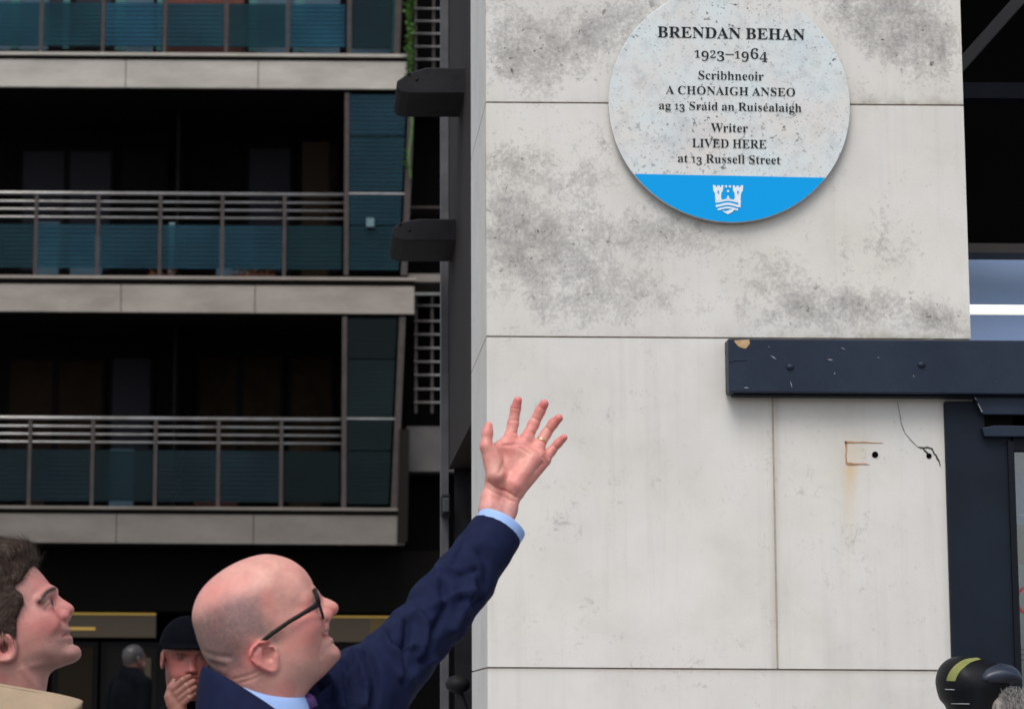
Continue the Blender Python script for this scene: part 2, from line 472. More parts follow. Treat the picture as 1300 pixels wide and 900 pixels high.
def pane_mat():
    m = bpy.data.materials.new('window_glass'); m.use_nodes = True; t = m.node_tree; N = t.nodes.new
    g = N('ShaderNodeBsdfGlossy'); g.inputs['Roughness'].default_value = .03; tr = N('ShaderNodeBsdfTransparent'); tr.inputs[0].default_value = (.8, .85, .88, 1)
    ms = N('ShaderNodeMixShader'); ms.inputs[0].default_value = .14
    t.links.new(tr.outputs[0], ms.inputs[1]); t.links.new(g.outputs[0], ms.inputs[2]); t.links.new(ms.outputs[0], t.nodes['Material Output'].inputs[0])
    return m
M['pane'] = pane_mat()

# ------------------------------------------------------------------ ground
g = MB(); g.add([(-200, -120, 0), (200, -120, 0), (200, 300, 0), (-200, 300, 0)], [(0, 1, 2, 3)])
tag(g.build('ground', M['asphalt']), kind='structure')
g = MB().box(-6, 60, 2.2, 14, -.4, .12); tag(g.build('pavement', M['paving'], bevel=.02), kind='structure')

# ------------------------------------------------------------------ stone pillar
YP = 6.4
XL = FX(617, YP, 130); XR = FX(1223, YP, 130)
J1, J2, J3 = FZ(132, YP, 920), FZ(429, YP, 920), FZ(849, YP, 920)
XV = FX(984, YP, 680)
pillar = empty('stone_pillar', (XL, YP, 0), 'pale grime stained stone pillar that carries the round plaque', 'pillar')
BLOBS = [(655, 60, 48, 60, .80), (720, 65, 60, 50, .60), (795, 25, 60, 45, .62), (1130, 28, 55, 55, .95), (1182, 62, 42, 45, .80), (1090, 8, 60, 30, .6), (1100, 122, 30, 20, .3),
         (700, 305, 105, 80, .68), (645, 290, 42, 68, .40), (662, 200, 50, 30, .50), (850, 300, 70, 28, .55), (800, 380, 85, 34, .45), (1010, 390, 70, 34, .62), (1120, 392, 70, 30, .62), (1195, 402, 40, 20, .75), (960, 340, 45, 30, .30),
         (1120, 320, 60, 30, .34), (760, 200, 30, 50, .25), (700, 800, 60, 30, .16), (900, 620, 120, 60, .14), (1080, 700, 80, 60, .12), (760, 520, 80, 30, .18), (720, 640, 40, 40, .16)]
JW = .0045
def stone_panel(x0, x1, z0, z1, y0=YP, y1=YP + .035, side=False):
    """a slab whose front carries a fine grid, so that the grime mask has a place to live"""
    if side:
        n1, n2 = 24, max(2, int((z1 - z0) / .03)); e1 = np.linspace(y0, y1, n1); e2 = np.linspace(z0, z1, n2)
        V = [(x0, a, b) for b in e2 for a in e1[::-1]]
    else:
        n1, n2 = max(2, int((x1 - x0) / .009)), max(2, int((z1 - z0) / .009)); e1 = np.linspace(x0, x1, n1); e2 = np.linspace(z0, z1, n2)
        V = [(a, y0, b) for b in e2 for a in e1]
    F = [(j * n1 + i, j * n1 + i + 1, (j + 1) * n1 + i + 1, (j + 1) * n1 + i) for j in range(n2 - 1) for i in range(n1 - 1)]
    b0 = len(V); ring = [i for i in range(n1)] + [j * n1 + n1 - 1 for j in range(1, n2)] + [(n2 - 1) * n1 + i for i in range(n1 - 2, -1, -1)] + [j * n1 for j in range(n2 - 2, 0, -1)]
    d = np.array((.035, 0, 0) if side else (0, y1 - y0, 0))
    V += [tuple(np.array(V[i]) + d) for i in ring]; k = len(ring)
    F += [(ring[i], b0 + i, b0 + (i + 1) % k, ring[(i + 1) % k]) for i in range(k)] + [tuple(b0 + i for i in range(k))]
    V = np.array(V); me = np_mesh('stone_panel', V, F); p = pix(V)
    C = np.zeros((len(V), 3)); rust = np.zeros(len(V))
    if not side:
        C[:, 0] = np.clip(sum(a * np.exp(-((p[:, 0] - x) / sx) ** 2 - ((p[:, 1] - y) / sy) ** 2) for x, y, sx, sy, a in BLOBS) * 1.15, 0, 1)
        # grime film above the bottom edge of the upper slabs, darker towards the street corner
        if z0 > J2 - .1: C[:, 1] = np.exp(-((V[:, 2] - z0) / .018)) * (.25 + .75 * np.clip((p[:, 0] - 900) / 250, 0, 1))
        # reddish brown under the beam, fading downwards, and rust under the old bracket marks
        if z0 < J2 - .1 and z1 > J3: 
            C[:, 2] = np.clip(np.exp(-np.clip(p[:, 1] - 500, 0, 999) / 14) * (p[:, 0] > 928) * .42, 0, 1)
            rust = np.clip(np.exp(-((p[:, 0] - 1079) / 7) ** 2) * np.clip((p[:, 1] - 588) / 6, 0, 1) * np.exp(-np.clip(p[:, 1] - 588, 0, 999) / 42) * .75 + .22 * np.exp(-((p[:, 0] - 1084) / 16) ** 2 - ((p[:, 1] - 575) / 20) ** 2), 0, 1)
            C[:, 2] += np.exp(-((p[:, 0] - 984) / 5) ** 2) * .35
        if z1 < J3 + .02: C[:, 2] = np.exp(-(z1 - V[:, 2]) / .006) * .5
    else: C[:, 0] = .12
    color_attr(me, C); color_attr(me, np.repeat(rust[:, None], 3, 1), 'Rust')
    return link('stone_panel', me, M['stone'], pillar)
rows = [(0.12, 1.02), (1.02, J3), (J2, J1), (J1, J1 + .63), (J1 + .63, J1 + 1.3), (J1 + 1.3, J1 + 2.0)]
for z0, z1 in rows: stone_panel(XL, XR, z0 + JW / 2, z1 - JW / 2)
stone_panel(XL, XV - .0025, J3 + JW / 2, J2 - JW / 2); stone_panel(XV + .0025, XR, J3 + JW / 2, J2 - JW / 2)
for z0, z1 in rows + [(J3, J2)]: stone_panel(XL, XL + .035, z0 + JW / 2, z1 - JW / 2, YP + .0375, 7.1, True)
MB().box(XL + .004, XR - .004, YP + .0042, 7.09, .12, J1 + 1.99).build('mortar', M['mortar'], pillar)
MB().box(XV - .0024, XV + .0024, YP + .0015, YP + .03, J3 + .004, J2 - .004).build('joint_filler', mat('joint_filler', (.36, .29, .22), .9, (.46, .40, .33), 30), pillar)
# old bracket marks, drill holes and the crack
def mark(name, px_pts, wpx, mt, Y=YP, t=.0012, n=7):
    b = MB(); s = spline(px_pts, n, False) if len(px_pts) > 2 else np.array(px_pts, float)
    wd = np.interp(np.linspace(0, 1, len(s)), np.linspace(0, 1, len(wpx)), wpx)
    wd = wd * (0.7 + .6 * rng.random(len(s)))
    jit = np.cumsum(rng.normal(0, 1, (len(s), 2)), 0); jit -= np.linspace(0, 1, len(s))[:, None] * jit[-1]; s = s + jit * (.22 if len(px_pts) < 12 else .09)
    tang = np.gradient(s, axis=0); tang /= np.linalg.norm(tang, axis=1)[:, None] + 1e-9; nr = np.stack([-tang[:, 1], tang[:, 0]], 1)
    A = [P(*(q + o * k / 2), Y - t) for q, o, k in zip(s, nr, wd)]; B_ = [P(*(q - o * k / 2), Y - t) for q, o, k in zip(s, nr, wd)]
    n_ = len(s); b.add(A + B_, [(i, i + 1, n_ + i + 1, n_ + i) for i in range(n_ - 1)])
    o = b.build(name, mt, pillar); md = o.modifiers.new('t', 'SOLIDIFY'); md.thickness = .0006; md.offset = 0
    return o
M['rust'] = mat('rust_mark', (.42, .17, .07), .9, (.52, .34, .22), 60)
M['crack'] = mat('crack', (.035, .033, .03), .95)
M['crack_fine'] = mat('crack_fine', (.22, .21, .19), .95)
dense = lambda a, b, n=14: [tuple(np.array(a) + (np.array(b) - a) * i / n) for i in range(n + 1)]
mark('rust_mark', dense((1073, 561.5), (1121, 562.5)), [2.6, 1.6, 1.0, .5], M['rust'])
mark('rust_mark', dense((1074, 560.5), (1074.5, 589)), [2.6, 1.4, 1.6], M['rust'])
mark('rust_mark', dense((1075.5, 588.5), (1104, 589.5)), [3.2, 1.8, .5], M['rust'])
mark('crack', [(1139, 509), (1143, 525), (1146, 540), (1152, 552), (1161, 562), (1169, 569)], [.7, .8, 1.0, .6], M['crack_fine'])
mark('crack', [(1166, 567), (1173, 568), (1182, 569), (1187, 578), (1191, 585), (1194, 592)], [1.2, 2.2, 1.8, 2.0, .8], M['crack'])
mark('crack', [(1171, 569), (1175, 574), (1179, 578)], [1.6, 2.2, 2.6], M['crack'])
for hx, hy, hr in ((1111, 577, 4.0), (1179.5, 578.5, 3.4)):
    b = MB(); c = [P(hx + hr * math.cos(k / 18 * 2 * math.pi), hy + hr * math.sin(k / 18 * 2 * math.pi), YP - .0016) for k in range(18)]
    b.prism(c, (0, .0015, 0)); b.build('drill_hole', M['black'], pillar)

# ------------------------------------------------------------------ plaque
YQ = 6.378
PLAQUE_TILT = R(.8)            # it hangs a little clockwise
PC = P(926, 132.5, YQ); PR = 153.2 * (PC - CAM) @ Fw / FPX
def plaque_mat():
    m = bpy.data.materials.new('speckled_plaque'); m.use_nodes = True; t = m.node_tree; b = t.nodes['Principled BSDF']; N = t.nodes.new; L = t.links.new
    tc = N('ShaderNodeTexCoord')
    def noise(s, d, r=.6, off=0):
        mp = N('ShaderNodeMapping'); mp.inputs['Location'].default_value = (off, off, off); L(tc.outputs['Object'], mp.inputs[0])
        n = N('ShaderNodeTexNoise'); n.inputs['Scale'].default_value = s; n.inputs['Detail'].default_value = d; n.inputs['Roughness'].default_value = r; L(mp.outputs[0], n.inputs['Vector']); return n.outputs[0]
    def ramp(src, a, c0, b_, c1):
        r = N('ShaderNodeValToRGB'); r.color_ramp.elements[0].position = a; r.color_ramp.elements[1].position = b_
        r.color_ramp.elements[0].color = (*c0, 1); r.color_ramp.elements[1].color = (*c1, 1); L(src, r.inputs[0]); return r.outputs[0]
    def mix(f, a, b_, mode='MIX'):
        n = N('ShaderNodeMix'); n.data_type = 'RGBA'; n.blend_type = mode; L(f, n.inputs[0]) if not isinstance(f, float) else setattr(n.inputs[0], 'default_value', f)
        for s, v in ((n.inputs[6], a), (n.inputs[7], b_)):
            if isinstance(v, tuple): s.default_value = (*v, 1)
            else: L(v, s)
        return n.outputs[2]
    base = ramp(noise(7, 6), .36, (.64, .71, .72), .66, (.68, .655, .62))
    base = mix(ramp(noise(26, 6, .7), .48, (0, 0, 0), .72, (.38, .38, .38)), base, (.30, .32, .33))
    base = mix(ramp(noise(5, 4, .6, 3), .55, (0, 0, 0), .7, (.35, .35, .35)), base, (.42, .46, .52))
    sp2 = ramp(noise(75, 3, .55, 9), .622, (0, 0, 0), .68, (.85, .85, .85))
    gate = ramp(noise(6, 3, .5, 5), .42, (.15, .15, .15), .6, (1, 1, 1))
    sp2 = mix(1.0, sp2, gate, 'MULTIPLY')
    base = mix(sp2, base, (.045, .05, .06))
    sp3 = ramp(noise(160, 2, .5, 2), .64, (0, 0, 0), .70, (.5, .5, .5))
    base = mix(sp3, base, (.13, .14, .15))
    L(base, b.inputs['Base Color']); b.inputs['Roughness'].default_value = .42
    return m
M['plaque'] = plaque_mat()
M['plaque_blue'] = mat('plaque_blue', (.002, .345, .80), .5, spec=.12)
M['plaque_ink'] = mat('plaque_ink', (.008, .013, .016), .6, spec=.2)
M['plaque_white'] = mat('plaque_white', (.80, .84, .86), .5)
M['plaque_edge'] = mat('plaque_edge', (.02, .022, .026), .5)  # near black stands in for the shadow round the disc's lower edge
plaque = empty('wall_plaque', tuple(PC), 'round grey speckled plaque with a bright blue lower band, fixed to the stone pillar', 'plaque')
NQ = 160
disc = [PC + PR * np.array((math.cos(2 * math.pi * k / NQ), 0, math.sin(2 * math.pi * k / NQ))) for k in range(NQ)]
MB().prism([p * 1 for p in disc], (0, .005, 0)).build('plaque_disc', M['plaque'], plaque, bevel=.0012, seg=2)
MB().prism([PC + .982 * (p - PC) + np.array((0, .0052, 0)) for p in disc], (0, .011, 0)).build('shadow_rim', M['plaque_edge'], plaque)
for sx, sz in ((-.18, .18), (.18, .18), (-.18, -.18), (.18, -.18)):
    MB().tube([PC + (sx, .0163, sz), PC + (sx, .0218, sz)], .012, 12).build('spacer', M['plaque_edge'], plaque)
zc = (P(806, 220, YQ)[2] + P(1047, 227, YQ)[2]) / 2 - PC[2]
a0 = math.asin(zc / (PR * .994)); seg = [PC + PR * .994 * np.array((math.cos(a), 0, math.sin(a))) + (0, -.0012, 0) for a in np.linspace(-math.pi - a0, a0, 90)]
MB().prism(seg, (0, .0010, 0)).build('blue_band', M['plaque_blue'], plaque)
plaque.rotation_euler.y = PLAQUE_TILT
GL = {'A': (650, ['-13,0 -13,27 21,35 48,60 73,111 307,694 334,693 587,96 612,51 641,30 660,27 660,0 341,0 341,27 386,32 413,45 422,68 415,98 376,197 154,197 111,76 119,47 143,32 190,27 190,0','169,239 360,239 263,475']), 'B': (659, ['24,0 24,26 54,29 93,48 103,65 111,122 110,575 103,614 87,637 62,649 23,653 23,678 328,678 474,661 561,609 590,522 572,450 518,399 427,368 536,332 601,275 623,196 615,139 592,90 553,52 499,23 433,6 354,0','271,375 328,378 365,389 392,406 410,431 420,467 424,514 414,589 401,614 382,632 356,642 302,645 280,633 272,604','369,40 400,52 422,73 436,103 445,142 448,191 444,241 432,280 413,309 384,328 344,340 271,344 272,77 284,50 294,42']), 'C': (697, ['382,-16 318,-11 259,4 205,30 157,64 116,106 83,156 59,212 44,273 39,340 44,406 59,467 84,523 117,572 158,613 207,648 261,673 321,688 386,693 434,689 488,676 557,651 577,648 599,653 614,668 624,693 650,693 650,459 625,459 599,517 568,566 531,606 489,636 443,654 395,660 294,624 234,516 214,337 236,169 303,69 414,35 454,38 494,49 571,91 606,121 638,158 666,132 589,50 494,0']), 'D': (738, ['30,0 30,26 79,35 94,44 103,59 110,111 108,592 101,618 91,635 51,651 22,653 22,678 330,678 440,668 532,639 604,590 655,523 687,439 697,339 657,151 538,38 340,0','331,36 391,44 439,70 476,112 501,171 517,247 522,341 501,510 438,611 332,645 293,639 282,631 272,599 271,107 276,63 293,42']), 'E': (658, ['21,0 21,25 77,33 93,44 104,60 112,116 110,587 93,634 53,651 24,653 24,678 594,678 594,476 571,476 559,532 537,575 507,605 465,625 411,637 326,641 298,638 282,628 274,610 272,366 329,370 361,381 386,401 405,428 419,466 429,514 453,514 453,176 428,176 416,244 407,270 378,306 359,318 308,330 272,331 274,78 278,62 286,52 318,42 389,43 467,58 527,89 574,139 612,213 640,213 599,0']), 'G': (756, ['399,-15 330,-10 267,5 211,29 161,62 119,104 86,153 61,209 46,272 41,341 46,408 61,469 86,524 119,573 160,614 208,648 261,673 320,688 383,693 436,689 492,677 577,649 597,654 611,668 624,693 651,693 651,458 625,458 591,532 545,592 490,635 430,657 398,660 297,624 237,517 217,339 223,243 240,163 268,101 306,55 354,28 410,19 444,21 470,29 489,41 508,79 508,218 501,239 490,254 446,269 410,271 410,295 745,295 745,271 694,263 680,254 671,240 664,191 664,43 576,11 488,-9']), 'H': (779, ['23,0 23,26 77,36 93,47 103,64 111,120 109,593 103,615 93,631 77,642 24,653 24,678 360,678 360,653 319,647 293,637 278,618 272,586 271,373 509,373 508,586 502,618 488,637 462,647 420,653 420,678 755,678 755,653 701,642 686,632 671,594 669,120 677,66 687,49 702,37 725,29 755,26 755,0 420,0 420,26 474,36 490,46 501,62 509,120 509,329 271,329 273,88 279,64 289,47 305,36 360,26 360,0']), 'I': (388, ['20,0 20,26 74,38 91,48 103,63 110,84 112,576 104,623 94,637 53,650 20,653 20,678 364,678 364,653 308,645 292,637 281,623 274,603 275,79 285,55 307,39 366,26 366,0']), 'L': (635, ['23,0 23,26 77,36 93,47 103,64 111,120 109,594 103,617 93,633 54,650 24,653 24,678 372,678 372,653 327,650 297,640 280,620 272,587 273,84 281,59 298,47 327,42 393,43 469,59 527,93 572,149 609,230 636,230 598,0']), 'N': (735, ['600,-16 159,521 161,86 167,62 177,46 192,36 248,26 248,0 27,0 27,26 66,30 92,41 106,62 112,95 113,578 64,636 47,648 27,653 27,678 233,678 582,251 581,584 575,617 560,636 534,647 493,653 493,678 714,678 714,653 660,643 645,633 630,593 628,-16']), 'O': (782, ['388,-16 340,-13 294,-4 211,31 174,56 111,120 67,199 44,290 41,339 44,388 67,479 111,557 141,592 212,647 298,682 345,691 395,694 443,691 532,668 609,623 642,594 696,522 716,481 739,389 742,339 739,290 716,199 671,120 607,56 570,31 529,11 484,-4 437,-13','394,18 489,54 546,161 565,339 560,436 544,516 518,579 482,624 438,651 387,660 292,624 235,517 216,339 221,243 237,163 264,100 300,54 343,27']), 'R': (704, ['23,0 23,26 77,36 93,47 103,64 111,120 109,593 103,615 93,631 77,642 24,653 24,678 323,678 415,673 489,658 547,634 588,599 613,554 621,498 604,425 553,370 469,333 654,60 674,38 697,27 715,26 715,0 504,0 300,316 271,316 273,88 279,64 289,47 305,36 360,26 360,0','271,348 350,352 388,364 417,385 436,414 448,452 452,500 439,579 400,626 334,642 293,636 282,629 272,599']), 'S': (581, ['64,-16 64,235 93,235 112,169 136,115 166,74 202,45 244,28 293,22 328,26 358,36 383,54 401,76 411,103 415,133 406,174 379,209 335,238 189,313 147,344 115,376 92,411 79,450 74,494 77,533 100,600 143,650 203,683 275,694 366,682 446,662 461,666 471,676 477,694 505,694 505,475 480,475 455,543 417,599 370,639 317,659 289,662 257,659 230,650 208,635 191,615 181,592 178,566 181,541 204,501 250,467 377,406 447,367 493,326 521,280 533,228 532,157 505,86 481,56 453,32 418,12 378,-3 334,-12 269,-15 203,-4 147,14 116,17 103,11 91,-16']), 'V': (637, ['316,-19 55,590 34,626 2,648 -21,653 -21,678 314,678 314,653 264,649 236,636 227,610 233,582 385,213 524,579 526,624 509,643 445,653 445,678 658,678 658,653 622,646 595,622 569,570 342,-19']), 'W': (910, ['254,-16 40,606 23,636 -4,651 -23,653 -23,678 269,678 269,653 234,648 215,635 209,611 214,577 332,228 448,525 418,615 398,640 341,653 341,678 654,678 654,653 616,649 593,635 585,613 589,591 706,247 812,572 817,605 810,633 788,647 749,653 749,678 929,678 929,653 897,639 875,611 856,565 664,-16 637,-16 470,460 283,-16']), 'T': (630, ['137,0 137,26 169,28 194,35 212,46 223,63 230,88 232,645 173,640 131,625 97,601 71,567 53,524 43,473 16,473 16,678 611,678 611,472 586,472 558,568 496,626 392,645 394,87 401,62 412,45 429,34 488,26 488,0']), 'U': (733, ['369,-19 286,-12 219,8 170,43 136,91 116,154 109,231 107,593 101,615 91,631 75,642 22,653 22,678 358,678 358,653 316,647 290,637 275,618 270,586 269,208 273,154 284,110 303,77 329,52 365,38 409,33 506,56 565,124 584,237 582,592 576,615 565,631 523,649 489,653 489,678 706,678 706,653 658,639 645,628 631,590 629,270 622,176 601,102 566,48 515,11 450,-12']), 'a': (512, ['379,-15 337,-8 310,15 298,52 250,16 198,-6 142,-13 110,-10 82,0 60,17 43,39 33,65 30,94 37,135 59,172 95,203 146,230 213,257 296,283 294,385 278,421 244,438 184,436 162,426 155,408 177,369 183,344 174,313 149,291 115,284 80,292 57,316 49,352 60,395 73,415 114,446 171,467 241,474 305,470 356,457 392,435 416,404 431,363 436,313 439,59 447,52 460,52 477,62 490,41 456,10 419,-9','235,51 259,61 296,94 296,252 229,225 189,183 176,125 181,83 198,58']), 'b': (537, ['64,-17 63,606 55,638 31,651 12,654 12,678 206,678 206,415 241,448 282,467 329,474 363,471 394,461 423,445 469,397 499,329 509,247 506,198 481,112 459,75 433,44 402,19 366,0 328,-11 286,-15 242,-9 198,10 156,42 79,-17','272,21 304,27 328,44 345,73 356,115 365,238 356,339 344,374 327,398 304,412 259,415 231,402 211,376 206,360 206,102 213,57 235,30']), 'c': (437, ['232,-15 195,-12 161,-1 129,16 100,39 56,101 41,139 32,179 29,223 32,270 43,313 60,353 82,388 110,417 143,442 179,460 218,471 260,475 305,472 342,461 373,444 395,421 409,395 411,348 397,321 369,306 352,304 319,312 299,335 289,425 275,438 252,442 205,424 176,370 167,279 171,212 183,157 204,114 232,82 265,63 304,57 339,63 372,79 404,107 424,90 369,32 305,-3']), 'd': (551, ['208,-15 175,-12 144,-1 90,38 69,66 39,136 29,219 40,313 54,354 72,389 94,419 121,443 151,460 183,470 217,474 261,468 299,449 332,417 330,616 316,641 285,652 262,654 262,678 475,678 476,90 484,61 506,45 526,41 526,16 469,13 332,-15 332,58 300,17 258,-7','255,42 285,51 314,76 332,113 332,360 319,390 292,411 259,418 231,413 209,398 194,372 183,335 175,228 183,124 193,87 208,62 229,47']), 'e': (448, ['229,-15 192,-12 157,-1 126,16 98,39 74,68 55,102 32,186 29,234 32,279 41,320 56,358 76,391 101,420 130,443 162,460 197,471 234,474 287,468 333,449 371,417 399,374 415,321 421,247 174,247 189,145 230,83 297,63 335,70 370,92 402,128 424,108 370,40 305,-1','173,286 300,286 299,358 288,413 277,429 261,439 240,442 203,427 180,380']), 'g': (487, ['217,-209 158,-206 109,-197 71,-181 43,-160 27,-137 21,-111 30,-81 57,-57 102,-38 65,-15 42,13 35,45 38,69 47,90 85,128 152,164 86,200 46,251 33,316 36,346 59,399 102,439 162,465 234,474 310,465 347,453 472,453 472,399 399,399 418,369 430,337 434,303 424,249 394,204 348,172 289,155 195,153 168,141 152,119 150,106 157,88 177,77 351,67 413,50 435,36 451,19 468,-26 470,-55 463,-100 441,-137 406,-168 356,-191 293,-204','234,185 256,189 272,199 284,217 296,274 296,354 284,411 272,428 256,439 234,442 213,439 196,428 176,386 170,314 176,242 196,199 213,189','239,-173 324,-165 375,-140 392,-98 383,-70 354,-56 305,-51 144,-51 125,-68 113,-87 109,-108 113,-125 123,-140 141,-154 166,-165']), 'h': (567, ['27,0 27,24 58,31 73,49 78,83 77,613 68,639 46,652 28,655 28,678 220,678 220,397 261,440 308,465 362,474 434,456 478,403 492,315 493,64 502,39 524,26 541,24 541,0 301,0 301,24 331,31 345,50 350,83 349,348 341,384 333,395 320,402 302,404 272,398 245,380 220,350 221,64 230,39 251,26 268,24 268,0']), 'i': (295, ['130,541 97,561 77,594 77,634 97,668 130,688 170,688 204,668 223,634 223,594 203,561 170,541','27,0 27,24 58,31 73,48 78,83 77,397 70,424 48,435 30,437 31,462 221,462 222,64 230,39 251,27 268,24 268,0']), 'l': (297, ['27,0 27,24 58,31 73,48 78,83 77,612 70,639 49,652 30,654 30,678 221,678 222,64 230,39 251,27 268,24 268,0']), 'n': (567, ['27,0 27,24 58,31 73,49 78,83 77,396 68,423 46,436 28,438 28,462 220,462 220,398 260,440 308,466 362,474 434,456 478,403 492,315 493,64 502,39 524,26 541,24 541,0 301,0 301,24 331,31 345,50 350,83 349,348 341,384 333,395 320,402 302,404 272,398 245,380 220,350 221,64 230,39 251,26 268,24 268,0']), 'o': (501, ['251,-15 209,-11 170,-1 135,17 103,41 77,70 40,143 31,185 28,229 31,275 40,317 56,356 77,390 103,419 135,443 170,460 208,470 250,474 292,471 330,460 365,443 396,420 422,391 444,357 469,276 472,229 469,183 444,102 422,68 396,39 366,16 331,-1 293,-12','251,17 276,22 296,35 316,74 324,121 325,307 319,365 309,403 295,426 275,440 251,445 225,440 205,426 191,403 182,365 174,230 181,95 191,58 206,35 226,22']), 'r': (428, ['27,0 27,24 58,31 73,48 78,83 77,397 69,425 48,435 30,437 31,462 217,462 217,375 256,429 302,463 347,474 373,472 410,453 429,418 429,378 414,349 386,333 353,332 331,344 301,380 281,387 254,375 230,339 222,286 224,63 228,48 249,31 294,24 294,0']), 's': (429, ['225,-15 165,-4 109,13 95,10 76,-13 53,-13 53,157 79,157 107,85 129,58 154,38 181,26 232,24 266,40 284,68 286,87 280,113 262,136 159,193 101,231 67,275 58,300 55,328 60,368 73,403 97,433 128,456 165,470 221,475 307,456 327,456 343,475 363,475 363,330 340,330 312,391 293,413 247,438 202,439 173,426 158,401 158,371 172,346 199,325 285,282 341,246 360,226 373,202 383,141 378,96 364,58 340,27 307,4 269,-10']), 't': (340, ['184,-14 148,-11 119,-1 98,16 84,39 75,69 72,415 30,415 30,446 102,517 156,579 192,631 215,631 215,462 309,462 309,415 215,415 216,103 223,76 238,62 250,60 272,66 291,83 307,111 331,98 294,36 245,-2']), 'u': (558, ['153,-11 121,3 97,26 81,57 71,96 68,369 59,421 36,436 17,438 17,462 211,462 213,94 225,69 248,55 263,53 292,58 318,73 340,98 339,392 329,422 303,436 282,438 282,462 482,462 483,84 493,58 517,46 536,44 536,19 412,4 340,-15 340,60 301,20 251,-6']), 'y': (447, ['54,-206 33,-199 1,-169 -10,-125 -2,-93 20,-68 53,-59 83,-65 104,-84 110,-130 118,-145 140,-143 170,-110 199,-48 209,-7 37,410 16,433 -5,437 -7,462 241,462 241,437 211,434 196,426 192,401 276,177 352,387 353,418 342,431 302,437 302,462 446,462 446,437 422,429 404,403 225,-79 193,-143 160,-182 123,-203']), '1': (559, ['97,0 97,53 195,55 217,67 228,96 229,619 182,565 140,528 120,518 85,517 59,535 44,568 42,589 136,626 266,718 378,718 379,99 388,70 411,55 510,53 510,0']), '2': (559, ['35,0 35,103 221,294 278,365 313,427 331,487 337,553 335,588 328,615 316,637 281,660 259,663 228,658 205,644 188,620 176,586 167,490 101,500 75,513 55,531 43,557 39,589 50,635 83,675 137,706 213,722 259,724 328,719 385,704 430,680 462,646 481,606 487,535 476,490 452,443 355,328 130,110 383,112 416,128 439,159 454,210 513,210 508,0']), '3': (559, ['196,-8 121,7 68,34 38,70 28,110 39,153 71,179 113,188 117,149 128,117 147,92 172,74 202,64 257,61 297,73 329,99 351,142 359,207 355,243 341,274 319,301 288,322 250,334 142,338 142,400 208,400 248,405 280,418 304,441 321,470 332,506 333,580 326,609 314,632 298,649 277,660 230,661 198,641 178,605 169,558 166,508 128,510 70,530 51,547 40,569 36,597 42,631 61,661 92,687 135,708 190,720 257,724 323,719 380,705 426,682 460,649 481,609 488,561 483,519 468,481 444,449 412,421 376,398 335,381 389,366 442,340 485,300 501,273 510,242 511,168 491,104 453,56 403,22 343,1 277,-9']), '4': (559, ['180,0 180,53 230,54 266,66 279,78 287,98 290,186 13,186 13,247 297,714 436,714 436,252 540,252 540,186 436,186 439,98 447,78 460,66 496,54 531,53 531,0','83,252 290,252 292,522 297,619 243,516']), '6': (559, ['293,-10 246,-6 202,6 163,27 128,55 99,93 76,139 59,193 48,257 47,384 62,485 94,572 115,610 140,643 170,671 204,694 242,710 284,721 370,722 434,709 476,684 499,651 507,614 504,594 495,576 458,546 387,536 385,576 377,615 362,646 338,663 321,665 284,657 253,635 227,597 207,544 193,479 186,401 219,419 264,433 324,438 381,432 429,414 470,384 500,342 518,292 524,231 518,164 498,106 466,57 420,20 363,-3','296,56 320,60 340,74 357,96 369,127 377,169 376,270 368,310 355,340 336,360 314,373 269,375 230,362 186,329 190,242 201,172 219,121 241,85 267,63']), '9': (559, ['190,-8 158,-3 109,19 79,49 65,85 64,117 75,140 97,156 112,160 137,106 154,84 175,67 201,56 232,53 305,85 352,182 373,343 338,309 291,284 231,275 177,281 130,299 90,328 59,369 41,420 35,482 38,528 47,570 62,609 110,671 142,694 178,710 219,721 264,724 311,720 354,708 393,689 428,661 457,625 482,580 500,526 510,462 512,334 498,234 468,145 448,107 393,44 359,21 320,4 276,-7','274,347 316,355 349,379 373,414 369,492 360,553 344,600 323,631 299,651 270,657 244,652 221,638 204,615 190,582 180,488 190,410 222,363']), '8': (559, ['273,-10 221,-7 175,2 136,16 103,35 76,58 56,86 33,148 30,182 35,223 48,258 71,288 136,338 177,361 140,385 85,440 67,471 57,505 55,573 75,631 117,679 148,698 186,712 232,721 285,724 350,719 403,702 445,675 474,639 492,597 498,549 494,512 482,480 462,454 402,409 363,387 417,358 460,328 491,297 512,264 525,228 529,189 522,131 499,82 462,43 411,13 348,-4','302,421 342,453 365,494 372,551 367,588 353,622 331,649 299,664 254,662 233,652 216,634 196,584 197,522 206,495 243,455','278,47 310,51 337,63 360,82 376,108 387,138 390,172 386,203 375,230 356,254 291,298 244,321 204,286 175,240 165,178 168,142 179,110 196,84 219,63 246,51']), '–': (500, ['509,285 -9,285 -9,221 509,221'])}
def text_mesh(items, offset):
    """items: list of (glyph, x, y, scale) in metres on the plaque; returns a flat filled mesh"""
    cu = bpy.data.curves.new('t', 'CURVE'); cu.dimensions = '2D'; cu.fill_mode = 'BOTH'; cu.extrude = .0006; cu.offset = offset
    for gch, x, y, s in items:
        for lp in (GL[gch][1] if isinstance(gch, str) else [gch]):
            q = [tuple(map(float, a.split(','))) for a in lp.split()] if isinstance(lp, str) else lp
            spn = cu.splines.new('POLY'); spn.points.add(len(q) - 1); spn.use_cyclic_u = True
            for pt, (u, v) in zip(spn.points, q): pt.co = (x + u * s, y + v * s, 0, 1)
    o = bpy.data.objects.new('t', cu); col.objects.link(o)
    me = bpy.data.meshes.new_from_object(o.evaluated_get(bpy.context.evaluated_depsgraph_get()))
    bpy.data.objects.remove(o); bpy.data.curves.remove(cu)
    return me
XH = .473                                    # lower case height of the glyph data, caps are .678
